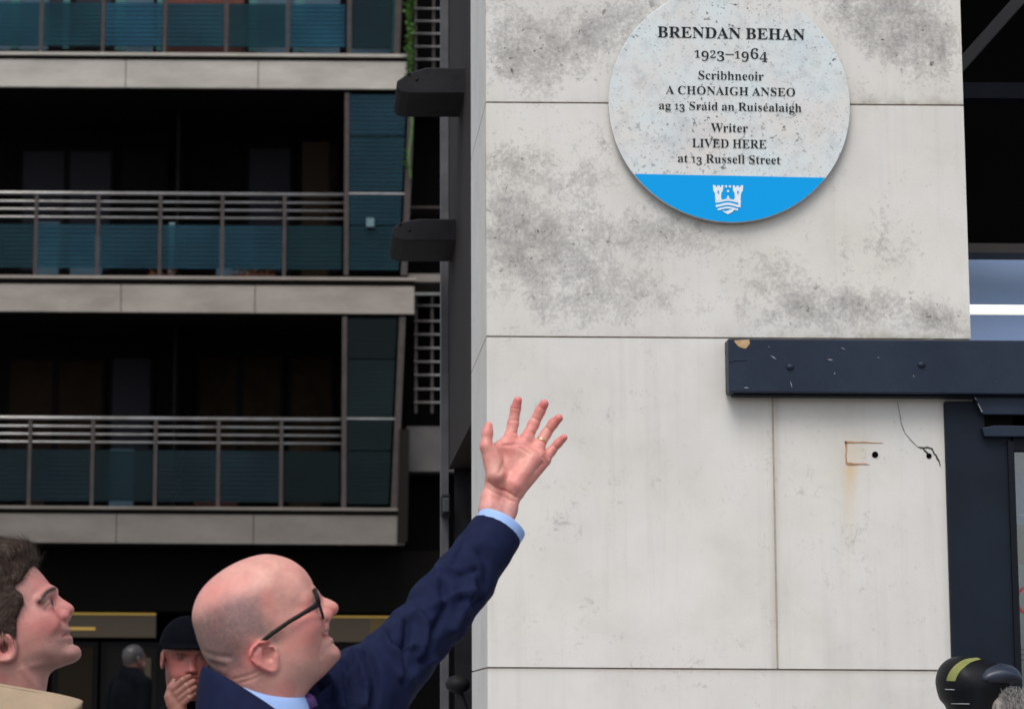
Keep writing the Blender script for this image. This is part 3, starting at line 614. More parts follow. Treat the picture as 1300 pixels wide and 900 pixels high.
def layout(txt, base, cap, x0, x1, weight, oldstyle=True):
    s = cap / 678.0; pen = 0.0; it = []
    for ch in txt:
        acc = None
        if ch in 'áéóÓÁ': acc = ch; ch = {'á': 'a', 'é': 'e', 'ó': 'o', 'Ó': 'O', 'Á': 'A'}[ch]
        if ch == ' ': pen += 250; continue
        adv = GL[ch][0]; sc = 1.0; dy = 0.0
        if ch.isdigit():
            if ch in '12': sc = .70
            elif ch in '349': sc = .90; dy = -190
            else: sc = .97
        it.append((ch, pen, dy, sc))
        if acc:
            top = 700 if acc.isupper() else 500; c = pen + adv / 2
            it.append(([(c - 40, top + 30), (c + 60, top + 190), (c + 130, top + 165), (c - 5, top + 20)], 0, 0, 1.0))
        pen += adv * (sc if ch.isdigit() else 1)
    sx = (x1 - x0) / pen
    k = sx
    out = []
    for gch, x, dy, sc in it:
        out.append((gch, x, dy, sc))
    me = text_mesh([(a, x, dy, sc) for a, x, dy, sc in out], weight)
    V = np.empty(len(me.vertices) * 3); me.vertices.foreach_get('co', V); V = V.reshape(-1, 3)
    W = np.stack([x0 + V[:, 0] * sx, np.full(len(V), PC[1] - .0012) - V[:, 2] * .8, base + V[:, 1] * s], 1)
    me.vertices.foreach_set('co', W.ravel()); me.update()
    link('lettering', me, M['plaque_ink'], plaque)
LINES = [("BRENDAN BEHAN", 833, 1021, 47.5, 51.5, 14.2, -4), ("1923–1964", 880, 974, 73.5, 75.5, 13.6, -10), ("Scribhneoir", 885, 969, 101.3, 102.3, 11.2, -10),
         ("A CHÓNAIGH ANSEO", 845, 1010, 119.8, 122.3, 10.6, -10), ("ag 13 Sráid an Ruiséalaigh", 836, 1018, 139.0, 142.5, 10.6, -10),
         ("Writer", 903, 950, 167.6, 168.4, 11.2, -10), ("LIVED HERE", 879, 974, 187.0, 189, 11, -10), ("at 13 Russell Street", 861, 992, 206.5, 208.5, 10.8, -10)]
for txt, xa, xb, ya, yb, cap, wgt in LINES:
    A = P(xa, ya, YQ); B = P(xb, yb, YQ)
    layout(txt, (A[2] + B[2]) / 2, cap * ((PC - CAM) @ Fw) / FPX, A[0], B[0], wgt)
# castle crest: traced in a 1125 x 900 field over 75 x 60 photo pixels
cq = lambda p: P(890 + p[0] / 15, 225 + p[1] / 15, YQ - .0014)
cr = MB(); KC = [0]
_pr = cr.prism
def _step(pts, d): KC[0] += 1; return _pr([np.asarray(p_) + (0, -.00002 * KC[0], 0) for p_ in pts], d)
cr.prism = _step
tower = [(248, 155), (300, 160), (305, 195), (328, 195), (333, 165), (375, 165), (380, 195), (402, 195), (408, 160), (448, 155), (440, 255), (410, 300), (405, 400), (425, 432), (300, 452), (290, 310), (258, 260)]
for T in (tower, [(1074 - x, y) for x, y in tower[::-1]]): cr.prism([cq(p) for p in T], (0, .0006, 0))
xs = np.linspace(298, 780, 22)
def wave(x, y0, am): return y0 - am * math.cos((x - 540) / 78 * 1.0) * (1 if abs(x - 540) < 245 else .6)
def band(xa, xb, y0, th, am):
    X_ = np.linspace(xa, xb, 20)
    for a, b_ in zip(X_[:-1], X_[1:]):
        cr.prism([cq((a, wave(a, y0, am))), cq((b_, wave(b_, y0, am))), cq((b_, wave(b_, y0, am) + th)), cq((a, wave(a, y0, am) + th))], (0, .0006, 0))
band(300, 780, 437, 36, 18); band(310, 782, 513, 42, 22); band(345, 730, 588, 34, 22)
cr.prism([cq(p) for p in [(505, 425), (538, 345), (575, 425)]], (0, .0006, 0))
cr.prism([cq(p) for p in [(735, 450), (785, 440), (775, 560), (740, 575)]], (0, .0006, 0))
cr.prism([cq(p) for p in [(430, 640), (500, 655), (580, 625), (680, 605), (620, 670), (540, 712), (480, 680)]], (0, .0006, 0))
for sx_, sy_ in ((497, 182), (572, 182), (536, 272)): cr.prism([cq((sx_ + 24 * math.cos(k * math.pi / 4), sy_ + 24 * math.sin(k * math.pi / 4))) for k in range(8)], (0, .0006, 0))
crest = cr.build('crest', M['plaque_white'], plaque)
for sx_ in (349, 725): MB().prism([cq((sx_ + 15 * math.cos(k * math.pi / 4), 285 + 32 * math.sin(k * math.pi / 4))) + (0, -.0022, 0) for k in range(8)], (0, .0005, 0)).build('tower_window', M['plaque_blue'], crest)

# ------------------------------------------------------------------ navy shopfront in front of the pillar
YB = 6.338
shop = empty('shopfront_frame', tuple(P(1240, 900, 6.34) * (1, 1, 0) + (0, 0, .12)), 'chipped navy blue timber shopfront frame with a long beam across the stone pillar', 'shopfront')
bx0 = FX(925, YB, 465); zt, zb = FZ(430.5, YB, 1050), FZ(499, YB, 1050)
bx1 = bx0 + 3.2
beam = MB(); beam.box(bx0, bx1, YB, YP - .003, zb, zt); beam.build('beam', M['navy'], shop, bevel=.004, seg=3)
MB().box(bx0 + .014, bx1, YB + .016, YP - .003, zb - .006, zb - .0005).build('beam_lip', M['navy_dark'], shop, bevel=.003)
for rx, ry in ((1003, 466), (1170, 463)):
    c = P(rx, ry, YB); b = MB()
    b.ball(c + (0, 0, 0), (.011, .007, .0085), 18, 10); b.build('rivet', M['navy'], shop, smooth=True)
def chip(pts, mt, Y=YB, name='paint_chip'):
    b = MB(); b.prism([P(x, y, Y - .0010) for x, y in pts], (0, .0008, 0)); b.build(name, mt, shop)
chip([(932, 432.5), (940, 431.6), (951, 431), (952, 436), (948, 441.5), (945.5, 442.5), (938, 440), (934, 436)], M['bare_wood'])
for (a, b_), (c, d), w_ in (((978, 451), (986, 456.5), 1.6), ((1050, 456), (1058, 457.6), 1.9), ((1067, 441), (1074, 444), 1.1), ((1003, 483), (1006, 493), 1.3), ((975, 440.5), (977, 440), 1.2),
                            ((1059, 475), (1060.5, 473), 1.6), ((944, 492), (951, 492.6), 1.9), ((1159, 476), (1161, 479), 1.2), ((1113, 453), (1117, 454.5), .9), ((1174, 430.9), (1187, 431.3), 1.2)):
    t = np.array((c - a, d - b_), float); t /= np.linalg.norm(t); n = np.array((-t[1], t[0])) * w_ / 2
    A = np.array((a, b_), float); Bq = np.array((c, d), float); Mi = (A + Bq) / 2
    chip([A, Mi - n, Bq, Mi + n * .6], M['scuff'])
for i in range(34):
    x_, y_ = 930 + 370 * random.random(), 434 + 60 * random.random() ** .7; l_ = 1 + 3 * random.random(); a_ = random.gauss(.4, .7); t = np.array((math.cos(a_), math.sin(a_))); n = np.array((-t[1], t[0])) * (.25 + .35 * random.random())
    A = np.array((x_, y_)); chip([A, A + t * l_ * .5 - n, A + t * l_, A + t * l_ * .5 + n], M['scuff_dim'])
# faint sunk seam at the beam's left end
b = MB(); b.add([P(x, y, YB - .0006) for x, y in ((925.5, 459.5), (936, 457.6), (948, 457.5), (948, 458.3), (936, 458.5), (925.5, 460.6))], [(0, 1, 2, 3, 4, 5)]); b.build('seam', M['navy_dark'], shop)
# post and inner frame
YO = 6.384
px0, px1 = FX(1204.5, YO, 680), FX(1288, YO, 680)
MB().box(px0, px1, YO, 7.0, .12, zb - .0135).build('post', M['navy_post'], shop, bevel=.004)
MB().box(px1 - .012, px1 + .004, YO - .010, YO - .0005, .12, FZ(560, YO, 1290)).build('bead', M['navy_dark'], shop)
YK = 6.362
MB().prism([P(1236, 500, YK), P(1420, 500, YK), P(1420, 527, YK), P(1248, 526, YK), P(1245, 520, YK)], (0, YO - YK - .001, 0)).build('corner_plate', M['navy'], shop, bevel=.002)
MB().box(FX(1250, YO, 535), bx1, YO - .004, YO - .0006, FZ(542, YO, 1290), FZ(526.8, YO, 1290)).build('shadow_gap', M['black'], shop)
MB().prism([P(1247, 543, YK), P(1262, 540, YK), P(1420, 541, YK), P(1420, 554, YK), P(1250, 554, YK)], (0, YO - YK - .001, 0)).build('head_rail', M['navy'], shop, bevel=.002)
zh = FZ(572, YO, 1290)
MB().box(px1 + .004, bx1, YO - .004, 6.52, zh, zb - .0135).build('head_frame', M['navy_dark'], shop)
for ch in (((1236, 503), (1240, 508), 1.3), ((1241, 512), (1247, 523), 1.2), ((1284, 499.6), (1291, 499.9), 1.0), ((1237, 499.5), (1240, 500.5), 1.6)):
    (a, b_), (c, d), w_ = ch; chip([(a, b_), (a + w_, b_), (c + w_ * .5, d), (c - w_ * .5, d)], M['scuff'], YK - .0002)
window = MB().box(px1 + .004, bx1, 6.40, 6.406, .4, zh).build('window_pane', M['pane'], shop)
MB().box(px1 + .004, bx1, 6.36, 6.48, .12, .40).build('sill', M['navy_dark'], shop)
def wblock(name, y0, y1, mt): 
    return MB().box(px1 + .010, bx1, 6.55, 6.556, FZ(y1, 6.55, 1295) + .0005, FZ(y0, 6.55, 1295)).build(name, mt, shop)
wblock('window_board', 560, 600, mat('board_white', (.42, .44, .46), .8, (.3, .32, .35), 10))
bb = wblock('window_board', 600, 666, mat('board_blue', (.17, .28, .55), .7)); bb['label'] = 'blue board behind the window glass'
wblock('window_board', 666, 716, mat('board_grey', (.13, .125, .13), .8))
wblock('window_board', 716, 905, mat('board_teal_grey', (.25, .30, .31), .8, (.18, .22, .24), 5))
MB().box(px1 + .010, bx1, 6.5485, 6.5495, FZ(655, 6.55, 1295), FZ(652, 6.55, 1295)).build('window_line', mat('pale_line', (.5, .55, .62), .6), bb)
rc = P(1309, 762, 6.40); b = MB(); th = np.linspace(0, 2 * math.pi, 49)
for i in range(48):
    q = [rc + (-.0, -.0012, 0) + r_ * np.array((math.cos(t_), 0, math.sin(t_))) for r_, t_ in ((.040, th[i]), (.040, th[i + 1]), (.034, th[i + 1]), (.034, th[i]))]
    b.prism(q, (0, .0008, 0))
b.build('ring_sticker', mat('red_ring', (.42, .03, .045), .5), shop)
b = MB()
for py_ in (823, 829, 836): b.box(px1 + .012, px1 + .06, 6.5475, 6.5485, FZ(py_ + 2.2, 6.55, 1295), FZ(py_, 6.55, 1295))
b.build('notice', M['navy_dark'], shop)

# ------------------------------------------------------------------ dark bay above the shopfront, right of the pillar
bay = empty('dark_bay', (XR + .5, 8.2, 0), 'black recessed bay above the shopfront to the right of the stone pillar', 'building')
MB().box(XL + .3, XR + 4, 8.0, 8.3, 0, 7).build('back_wall', M['black'], bay)
MB().box(XR - .01, XR + 4, 6.6, 8.0, 5.2, 5.4).build('ceiling', M['black'], bay)
MB().box(XR + .012, XR + 4, 7.55, 7.62, FZ(125, 7.55, 1260), FZ(105, 7.55, 1260)).build('rail', mat('blue_black', (.008, .009, .016), .7, spec=.15), bay)
MB().box(XR + .012, XR + 4, 7.50, 7.62, FZ(321, 7.5, 1260), FZ(309, 7.5, 1260)).build('shelf_edge', mat('dark_brown', (.02, .017, .018), .6, (.035, .026, .02), 6), bay)
s0, s1 = P(1212, 92, 7.3), P(1330, -40, 7.3)
dv = (s1 - s0) / np.linalg.norm(s1 - s0); nv = np.array((-dv[2], 0, dv[0])) * .0185
strut = MB().prism([s0 - nv, s1 - nv, s1 + nv, s0 + nv], (0, .05, 0)).build('steel_strut', mat('strut_grey', (.032, .032, .034), .6, (.042, .042, .044), 8, spec=.2), None, bevel=.003)
tag(strut, 'dark grey diagonal steel strut in the black bay at the top right corner', 'strut')
sign = empty('blue_sign_panel', (XR + .6, 7.68, FZ(430, 7.68, 1260)), 'plain pale blue panel with a white light strip above the navy beam', 'sign panel')
MB().box(XR - .1, XR + 4, 7.68, 7.76, FZ(445, 7.68, 1260), FZ(321.5, 7.68, 1260)).build('panel', M['blue_panel'], sign)
MB().box(XR - .05, XR + 4, 7.20, 7.23, FZ(397.5, 7.2, 1260), FZ(387, 7.2, 1260)).build('light_strip', M['lamp'], sign)

# ------------------------------------------------------------------ wing wall running back behind the pillar
wing = empty('wing_wall', (XL, 7.8, 0), 'dark brown side wall running back behind the stone pillar', 'wall')
zw = FZ(537, 7.1, 598)
MB().box(XL, XL + .28, 7.102, 8.5, zw, 7).build('cladding', M['wing'], wing)
MB().box(XL + .20, XL + .28, 7.102, 8.5, 0, zw - .001).build('recess', M['black'], wing)
MB().box(XL - .026, XL - .001, 8.46, 8.56, 0, 7).build('corner_post', M['post_grey'], wing)
MB().box(XL + .02, XL + .199, 8.47, 8.5, 0, zw - .002).build('door_frame', M['iron'], wing)
def bracket(pts, Y1, Y2, label):
    b = MB(); b.prism([P(x, y, Y1) for x, y in pts], (0, Y2 - Y1, 0)); o = b.build('steel_bracket', M['iron'], None, bevel=.004)
    t = empty('wall_bracket', tuple(P(pts[0][0], pts[0][1], Y1)), label, 'bracket', 'dark steel brackets on the side wall')
    o.parent = t; o.location = [-x for x in t.location]; o.name = 'arm'
    for x, y in ((pts[2][0] + 10, 101 if Y1 < 7.8 else 292), (pts[3][0] - 22, 94 if Y1 < 7.8 else 285)):
        MB().ball(P(x, y, Y1), (.006, .004, .006), 10, 6).build('bolt', M['iron'], t, smooth=True)
bracket([(503, 112), (504, 103), (519, 93), (541, 86), (608, 86), (608, 119), (519, 119), (508, 117)], 7.45, 7.76, 'upper dark steel bracket with a pointed end beside the concrete slab')
bracket([(497, 298), (499, 289), (510, 282), (530, 278), (583, 278), (583, 306), (512, 306), (501, 303)], 7.98, 8.36, 'lower dark steel bracket with a pointed end in front of the blue glass')
c = P(566, 641, 8.4)
t = empty('wall_lamp', tuple(c), 'small dark box lamp on the grey corner post behind the raised arm', 'lamp')
MB().box(c[0] - .016, c[0] + .016, 8.38, 8.459, c[2] - .038, c[2] + .036).build('housing', M['iron'], t, bevel=.006)
MB().box(c[0] - .011, c[0] + .011, 8.371, 8.379, c[2] - .026, c[2] + .022).build('lens', mat('lamp_lens', (.05, .055, .06), .3), t, bevel=.003)
c = P(581, 868, 8.2)
t = empty('round_lamp', tuple(c), 'dark round lamp on the side wall under the raised arm', 'lamp')
b = MB(); b.ball(c, (.042, .04, .030)); b.build('dome', M['iron'], t, smooth=True)
MB().tube([c + (.0, 0, -.02), c + (.03, 0, -.10), c + (.14, 0, -.16)], .014).build('arm', M['iron'], t)

# ------------------------------------------------------------------ apartment building across the street
YF = 31.0
ax = lambda px, py=450: FX(px, YF, py)
az = lambda py, px=250: FZ(py, YF, px)
flats = empty('apartment_building', (ax(250), YF, 0), 'dark apartment building with teal glass balconies across the street', 'building')
XA, XB = ax(-420), ax(1500)
MB().box(XA, XB, YF + 2.4, YF + 9, 0, 16).build('back_wall', M['dark'], flats)
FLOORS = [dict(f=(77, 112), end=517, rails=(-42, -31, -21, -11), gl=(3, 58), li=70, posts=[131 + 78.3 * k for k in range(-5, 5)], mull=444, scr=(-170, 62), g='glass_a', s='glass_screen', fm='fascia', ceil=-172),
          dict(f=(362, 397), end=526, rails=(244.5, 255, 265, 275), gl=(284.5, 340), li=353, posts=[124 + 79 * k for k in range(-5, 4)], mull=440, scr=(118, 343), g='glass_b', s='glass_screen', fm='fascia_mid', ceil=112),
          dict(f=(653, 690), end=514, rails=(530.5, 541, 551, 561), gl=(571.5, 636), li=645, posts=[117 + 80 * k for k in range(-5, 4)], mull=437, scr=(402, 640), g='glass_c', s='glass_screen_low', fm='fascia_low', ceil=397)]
for fl in FLOORS:
    f0, f1 = fl['f']; xe = ax(fl['end'], f0)
    slab = MB().box(XA, xe, YF + .06, YF + 2.39, az(f1) + .004, az(f0 - 6)).build('balcony', M['soffit'], flats)
    # fascia panels with a joint every 170 px
    jn = [xe] + [ax(fl['end'] - d, f0) for d in (190, 360, 530, 700, 870)]
    jn[1] = ax({77: 328, 362: 324, 653: 322}[f0], f0); jn[2] = ax({77: 160, 362: 154, 653: 148}[f0], f0)
    for a, b_ in zip(jn[1:], jn[:-1]):
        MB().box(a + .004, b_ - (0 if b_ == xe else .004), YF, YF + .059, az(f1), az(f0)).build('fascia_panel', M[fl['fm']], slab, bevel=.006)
    MB().box(XA, xe + .02, YF - .04, YF + .05, az(fl['li'] + 2), az(fl['li'] - 1.6)).build('edge_trim', M[fl['fm']], slab)
    MB().box(XA, xe - .02, YF + .02, YF + .0595, az(f0 - .4), az(fl['li'] + 2.2)).build('shadow_gap', M['soffit'], slab)
    zr = [az(q) for q in fl['rails']]
    for k, z in enumerate(zr):
        MB().tube([(XA, YF + .10, z), (ax(fl['mull'] - 3, 450), YF + .10, z)], .024 if k == 0 else .014, 8).build('handrail' if k == 0 else 'rail', M['steel'], slab, smooth=True)
    allp = fl['posts']
    for k, q in enumerate(allp):
        X_ = ax(q, fl['gl'][0]); MB().box(X_ - .022, X_ + .022, YF + .05, YF + .085, az(fl['li'] - 1), zr[0] - .03).build('post', M['steel_dim'] if fl['g'] != 'glass_a' else M['steel_dim'], slab)
    edges = allp + [fl['mull'] - 3]
    for a, b_ in zip(edges[:-1], edges[1:]):
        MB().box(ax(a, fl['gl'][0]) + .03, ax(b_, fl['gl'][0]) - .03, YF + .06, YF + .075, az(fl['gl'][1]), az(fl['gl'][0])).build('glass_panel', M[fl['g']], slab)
    # full height screen at the right end
    xm = ax(fl['mull'], (fl['scr'][0] + fl['scr'][1]) / 2); zt_, zb_ = az(fl['scr'][0], 480), az(fl['scr'][1] + 6, 480)
    MB().box(xm - .03, xm + .03, YF + .02, YF + .10, zb_, zt_).build('mullion', M['steel_dim'], slab)
    sy0, sy1 = fl['scr']; cuts = [sy0] + [c_ for c_ in ((172, 243, 285) if sy0 == 118 else (455, 530, 572) if sy0 == 402 else ()) ] + [sy1]
    for a, b_ in zip(cuts[:-1], cuts[1:]):
        xr_t = ax(fl['end'] - 2 - (a - sy0) * .045, a) ; xr_b = ax(fl['end'] - 2 - (b_ - sy0) * .045, b_)
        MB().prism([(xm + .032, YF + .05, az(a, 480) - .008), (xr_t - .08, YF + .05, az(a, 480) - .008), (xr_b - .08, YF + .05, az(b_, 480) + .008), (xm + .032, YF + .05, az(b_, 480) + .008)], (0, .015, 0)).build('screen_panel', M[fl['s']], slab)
    xt, xb = ax(fl['end'], sy0), ax(fl['end'] - (sy1 - sy0) * .045, sy1)
    MB().prism([(xt - .07, YF + .02, zt_), (xt + .01, YF + .02, zt_), (xb + .01, YF + .02, zb_), (xb - .07, YF + .02, zb_)], (0, .08, 0)).build('end_post', M['steel_dim'], slab)
    MB().box(xm + .03, ax(fl['end'] - 8, 450), YF + .045, YF + .049, az(fl['rails'][0] + 1.2, 480), az(fl['rails'][0] - .6, 480)).build('screen_rail', M['steel'], slab)
# rooms behind the balconies
def room(px0, px1, py0, py1, mt, n, name='glazed_door'):
    for k in range(n):
        a = px0 + (px1 - px0) * k / n; b_ = px0 + (px1 - px0) * (k + 1) / n
        fr = MB().box(FX(a, YF + 2.3), FX(b_, YF + 2.3), YF + 2.30, YF + 2.39, FZ(py1, YF + 2.3), FZ(py0, YF + 2.3)).build(name, M['door_dark'], flats)
        MB().box(FX(a + 4, YF + 2.3), FX(b_ - 4, YF + 2.3), YF + 2.285, YF + 2.299, FZ(py1 - 4, YF + 2.3), FZ(py0 + 5, YF + 2.3)).build('pane', mt, fr)
room(10, 134, 455, 640, M['brown_pane'], 2); room(140, 195, 452, 640, M['curtain'], 1); room(250, 360, 450, 640, M['brown_pane'], 2); room(366, 425, 450, 640, M['brown_pane'], 1)
room(20, 140, 190, 350, M['curtain'], 2); room(150, 210, 190, 350, M['door_dark'], 1); room(310, 370, 185, 350, M['curtain'], 1); room(385, 430, 180, 350, M['brown_pane'], 1)
room(30, 190, -150, 66, M['curtain'], 3); room(330, 430, -150, 66, M['blue_cloth'], 2)
for a, b_, y0, y1 in ((0, 520, 112, 362), (0, 520, 397, 653), (0, 520, -200, 77)):       # cross walls between flats
    MB().box(FX(222, YF + 1.2), FX(226, YF + 1.2), YF + .9, YF + 2.39, az(y1), az(y0)).build('party_wall', M['dark'], flats)
for px_, w_, y0, y1, m_ in ((12, 10, -30, 58, 'teal_post'), (78, 8, -30, 58, 'teal_post'), (148, 14, -30, 60, 'teal_post'), (198, 7, -30, 60, 'teal_post'), (318, 10, -30, 60, 'teal_post'), (378, 12, -30, 60, 'teal_post'), (498, 10, -60, 60, 'teal_post'),
                            (20, 70, -60, 60, 'blind'), (170, 40, -60, 62, 'blind'), (400, 60, -60, 62, 'blind'), (340, 44, -60, 62, 'blind'), (470, 50, -60, 62, 'blind'),
                            (218, 7, 284, 345, 'pale_post'), (60, 30, 284, 345, 'blind'), (110, 40, 300, 345, 'blind'), (300, 50, 290, 345, 'blind'), (400, 34, 180, 345, 'brown_door'), (160, 30, 572, 640, 'blind'), (52, 24, 572, 640, 'brown_door'), (390, 40, 560, 640, 'brown_door')):
    if m_ not in M: M[m_] = dict(teal_post=mat('teal_post', (.05, .16, .16), .8), blind=mat('blue_blind', (.035, .075, .11), .8, (.05, .10, .14), 3), pale_post=mat('pale_post', (.18, .28, .30), .7), brown_door=mat('brown_door', (.016, .010, .006), .9, spec=.1))[m_]
    d_ = .55 if 'post' in m_ else 1.1
    MB().box(FX(px_ - w_ / 2, YF + d_, 300), FX(px_ + w_ / 2, YF + d_, 300), YF + d_, YF + d_ + .05, FZ(y1 + 6, YF + d_), FZ(y0, YF + d_)).build(m_, M[m_], flats)
# ground floor shopfront under the lowest slab
YS = YF + .9
gx = lambda px: FX(px, YS, 800); gz = lambda py: FZ(py, YS, 250)
MB().box(XA, XB, YS, YS + 1.4, gz(776), gz(697)).build('sign_board', mat('shop_board', (.0048, .0042, .0034), .85, (.0065, .0056, .0045), 2, spec=.1), flats)
MB().box(XA, XB, YS + .6, YS + 1.45, 0, gz(776)).build('shop_wall', M['black'], flats)
def lit(px0, px1, py0, py1, mt, name='lit_window'):
    fr = MB().box(gx(px0), gx(px1), YS + .10, YS + .16, gz(py1), gz(py0)).build(name, mt, flats); return fr
f_ = lit(60, 197, 779, 809, M['amber_dim']); MB().box(gx(60), gx(197), YS + .08, YS + .099, gz(780.5), gz(778)).build('light_strip', M['amber'], f_)
MB().box(gx(60), gx(120), YS + .08, YS + .099, gz(800), gz(796.5)).build('light_strip', M['amber'], f_)
f_ = lit(410, 470, 781, 813, M['amber_dim']); MB().box(gx(410), gx(520), YS + .08, YS + .099, gz(782), gz(780)).build('light_strip', M['amber'], f_)
lit(470, 520, 781, 813, mat('amber_box', (.12, .075, .01), .6))
for a, b_ in ((66, 124), (128, 205), (205, 290), (420, 500)):
    fr = MB().box(gx(a), gx(b_), YS + .1, YS + .2, 0, gz(815)).build('shop_door', M['door_dark'], flats)
    MB().box(gx(a + 8), gx(b_ - 6), YS + .08, YS + .099, .2, gz(822)).build('pane', mat('shop_pane', (.013, .009, .005), .7, spec=.1) if a < 100 else mat('shop_pane_grey', (.008, .0075, .0065), .7, spec=.1), fr)
MB().box(gx(184), gx(192), YS + .05, YS + .079, .2, gz(835)).build('door_post', mat('olive_post', (.035, .03, .010), .6), flats)
# stair louvres and dark core at the right of the balconies
core = MB().box(ax(512), ax(640), YF + 1.0, YF + 2.39, 0, 16).build('stair_core', M['black'], flats)
def louvre(pys, x0, x1, posts, ytop, ybot):
    fr = MB()
    for q in posts: fr.box(ax(q - 1.6, ytop), ax(q + 1.6, ytop), YF + .34, YF + .38, az(ybot, 545), az(ytop, 545))
    fo = fr.build('stair_railing', M['steel_dim'], flats)
    for p_ in pys: MB().tube([(ax(x0, p_), YF + .31, az(p_, 545)), (ax(x1, p_), YF + .31, az(p_, 545))], .012, 8).build('rail', M['steel'], fo, smooth=True)
louvre([3, 19, 35, 51.5, 68, 84], 527, 640, (529, 552, 575), -60, 90)
louvre([383, 403, 420, 437.5, 455, 472, 490, 507], 527, 640, (529.5, 550, 572), 368, 520)
MB().box(ax(525, 368), ax(640), YF + .30, YF + .36, az(369.5, 545), az(366.5, 545)).build('railing_top', M['steel'], flats)
MB().box(ax(518, 560), ax(640), YF + .45, YF + .9, az(594, 545), az(536, 545)).build('landing_panel', mat('landing_grey', (.07, .065, .062), .8, (.09, .083, .08), 3), flats)
MB().box(ax(518, 353), ax(640), YF + .1, YF + .9, az(356, 545), az(346, 545)).build('landing_edge', M['fascia_low'], flats)
MB().box(ax(523, 95), ax(640), YF + .4, YF + .9, az(110, 545), az(86, 545)).build('landing_edge', M['soffit'], flats)
MB().box(ax(515, 253), ax(640), YF + .5, YF + .9, az(254.5, 545), az(252, 545)).build('landing_rail', M['steel_dim'], flats)
MB().prism([P(507, 545, YF - .05), P(520, 545, YF - .05), P(517, 688, YF - .05), P(504, 688, YF - .05)], (0, .3, 0)).build('stair_stringer', M['soffit'], flats)

# ------------------------------------------------------------------ things left on the balconies
def clump(name, px, py, wd, hg, mt, label, cat, n=26, Y=YF + .5):
    b = MB(); c = P(px, py, Y)
    for i in range(n):
        o = c + np.array(((random.random() - .5) * wd, (random.random() - .5) * .3, random.random() ** 1.6 * hg)); s = .03 + .03 * random.random()
        a = np.array([random.gauss(0, 1) for _ in range(3)]); a /= np.linalg.norm(a); u = np.cross(a, (0.3, .5, .8)); u /= np.linalg.norm(u)
        b.add([o - u * s, o + a * s * .5, o + u * s, o - a * s * .5], [(0, 1, 2, 3)])
    o = b.build(name, mt); tag(o, label, cat)
    return o
# plant pots hold the leaves up on the slab
def potted(px, py, wd, mt, label, n):
    c = P(px, py, YF + .25); t = empty('potted_plant', tuple(c), label, 'plant')
    b = MB(); b.box(c[0] - wd / 2, c[0] + wd / 2, YF + .16, YF + .34, c[2], c[2] + .07); b.build('trough', M['terracotta'], t, bevel=.01)
    b = MB()
    for i in range(n):
        o = c + np.array(((random.random() - .5) * wd, (random.random() - .5) * .2, .06 + random.random() ** 1.4 * .12)); s = .025 + .03 * random.random()
        a = np.array([random.gauss(0, 1) for _ in range(3)]); a /= np.linalg.norm(a); u = np.cross(a, (0.3, .5, .8)); u /= np.linalg.norm(u)
        b.add([o - u * s, o + a * s * .5, o + u * s, o - a * s * .5], [(0, 1, 2, 3)])
    b.build('leaves', mt, t)
potted(322, 356, .55, M['orange'], 'trough of dry orange leaves on the middle balcony under the rail', 60)
potted(205, 356, .35, M['orange'], 'small trough of orange leaves on the middle balcony left of the larger one', 25)
b = MB().box(ax(208, 30), ax(308, 30), YF + .4, YF + .9, az(66), az(-14)); o = b.build('red_cabinet', M['terracotta'], bevel=.02); tag(o, 'red brown cabinet behind the glass of the top balcony', 'cabinet')
b = MB().box(ax(244, 630), ax(300, 630), YF + .4, YF + .8, az(642.5), az(627)); o = b.build('storage_crate', M['terracotta'], bevel=.02); tag(o, 'low red crate behind the glass of the lowest balcony', 'crate')
b = MB().box(ax(465, 283), ax(475, 283), YF - .01, YF + .019, az(288, 480), az(277, 480)); o = b.build('notice_card', mat('card', (.10, .17, .19), .6)); tag(o, 'small pale card stuck on the blue glass screen of the middle balcony', 'card')
# climbing plant hanging beside the top balcony
vine = empty('climbing_plant', tuple(P(520, 95, YF - .1)), 'green climbing plant hanging beside the top balcony', 'plant')
b = MB(); b.tube([P(521 + 2 * math.sin(k), -40 + 14 * k, YF - .08) for k in range(20)], .012, 6); b.build('stem', M['leaf'], vine)
b = MB()
for i in range(420):
    t_ = random.random(); py_ = -40 + 138 * t_ if i < 400 else 190 + 24 * random.random()
    o = P((520.5 if py_ < 150 else 516) + random.gauss(0, 2.6 if py_ < 150 else 1.6), py_, YF - .12 + random.gauss(0, .05)); s = .018 + .026 * random.random()
    a = np.array([random.gauss(0, 1) for _ in range(3)]); a /= np.linalg.norm(a); u = np.cross(a, (0.3, .5, .8)); u /= np.linalg.norm(u)
    b.add([o - u * s, o + a * s * .6, o + u * s, o - a * s * .6], [(0, 1, 2, 3)])
b.build('leaves', M['leaf'], vine)

# ------------------------------------------------------------------ people: materials
M['skin'] = mat('skin', (1, 1, 1), .44, attr='Col', bump=.22, bscale=300, sss=.10, spec=.45)
M['suit'] = mat('navy_suit', (.0045, .0075, .032), .8, (.007, .0115, .043), 40, bump=.25, bscale=900, spec=.15)
M['shirt'] = mat('pale_blue_shirt', (.30, .46, .80), .75, (.34, .50, .84), 30, bump=.2, bscale=900)
M['tie'] = mat('purple_tie', (.06, .02, .12), .55, (.09, .03, .17), 260)
M['frames'] = mat('black_frames', (.005, .004, .005), .5, spec=.2)
M['lens'] = M['pane']
M['gold'] = mat('gold_ring', (.75, .58, .32), .25, metal=1.0)
M['tan'] = mat('tan_coat', (.30, .225, .145), .8, (.36, .27, .18), 18, bump=.3, bscale=700)
M['stitch'] = mat('tan_stitch', (.20, .145, .09), .8)
M['coat_black'] = mat('black_coat', (.0022, .0025, .003), .9, (.0035, .004, .005), 30, spec=.05)
M['coat_navy'] = mat('dark_navy_coat', (.002, .0026, .004), .9, (.003, .0038, .006), 30, spec=.05)
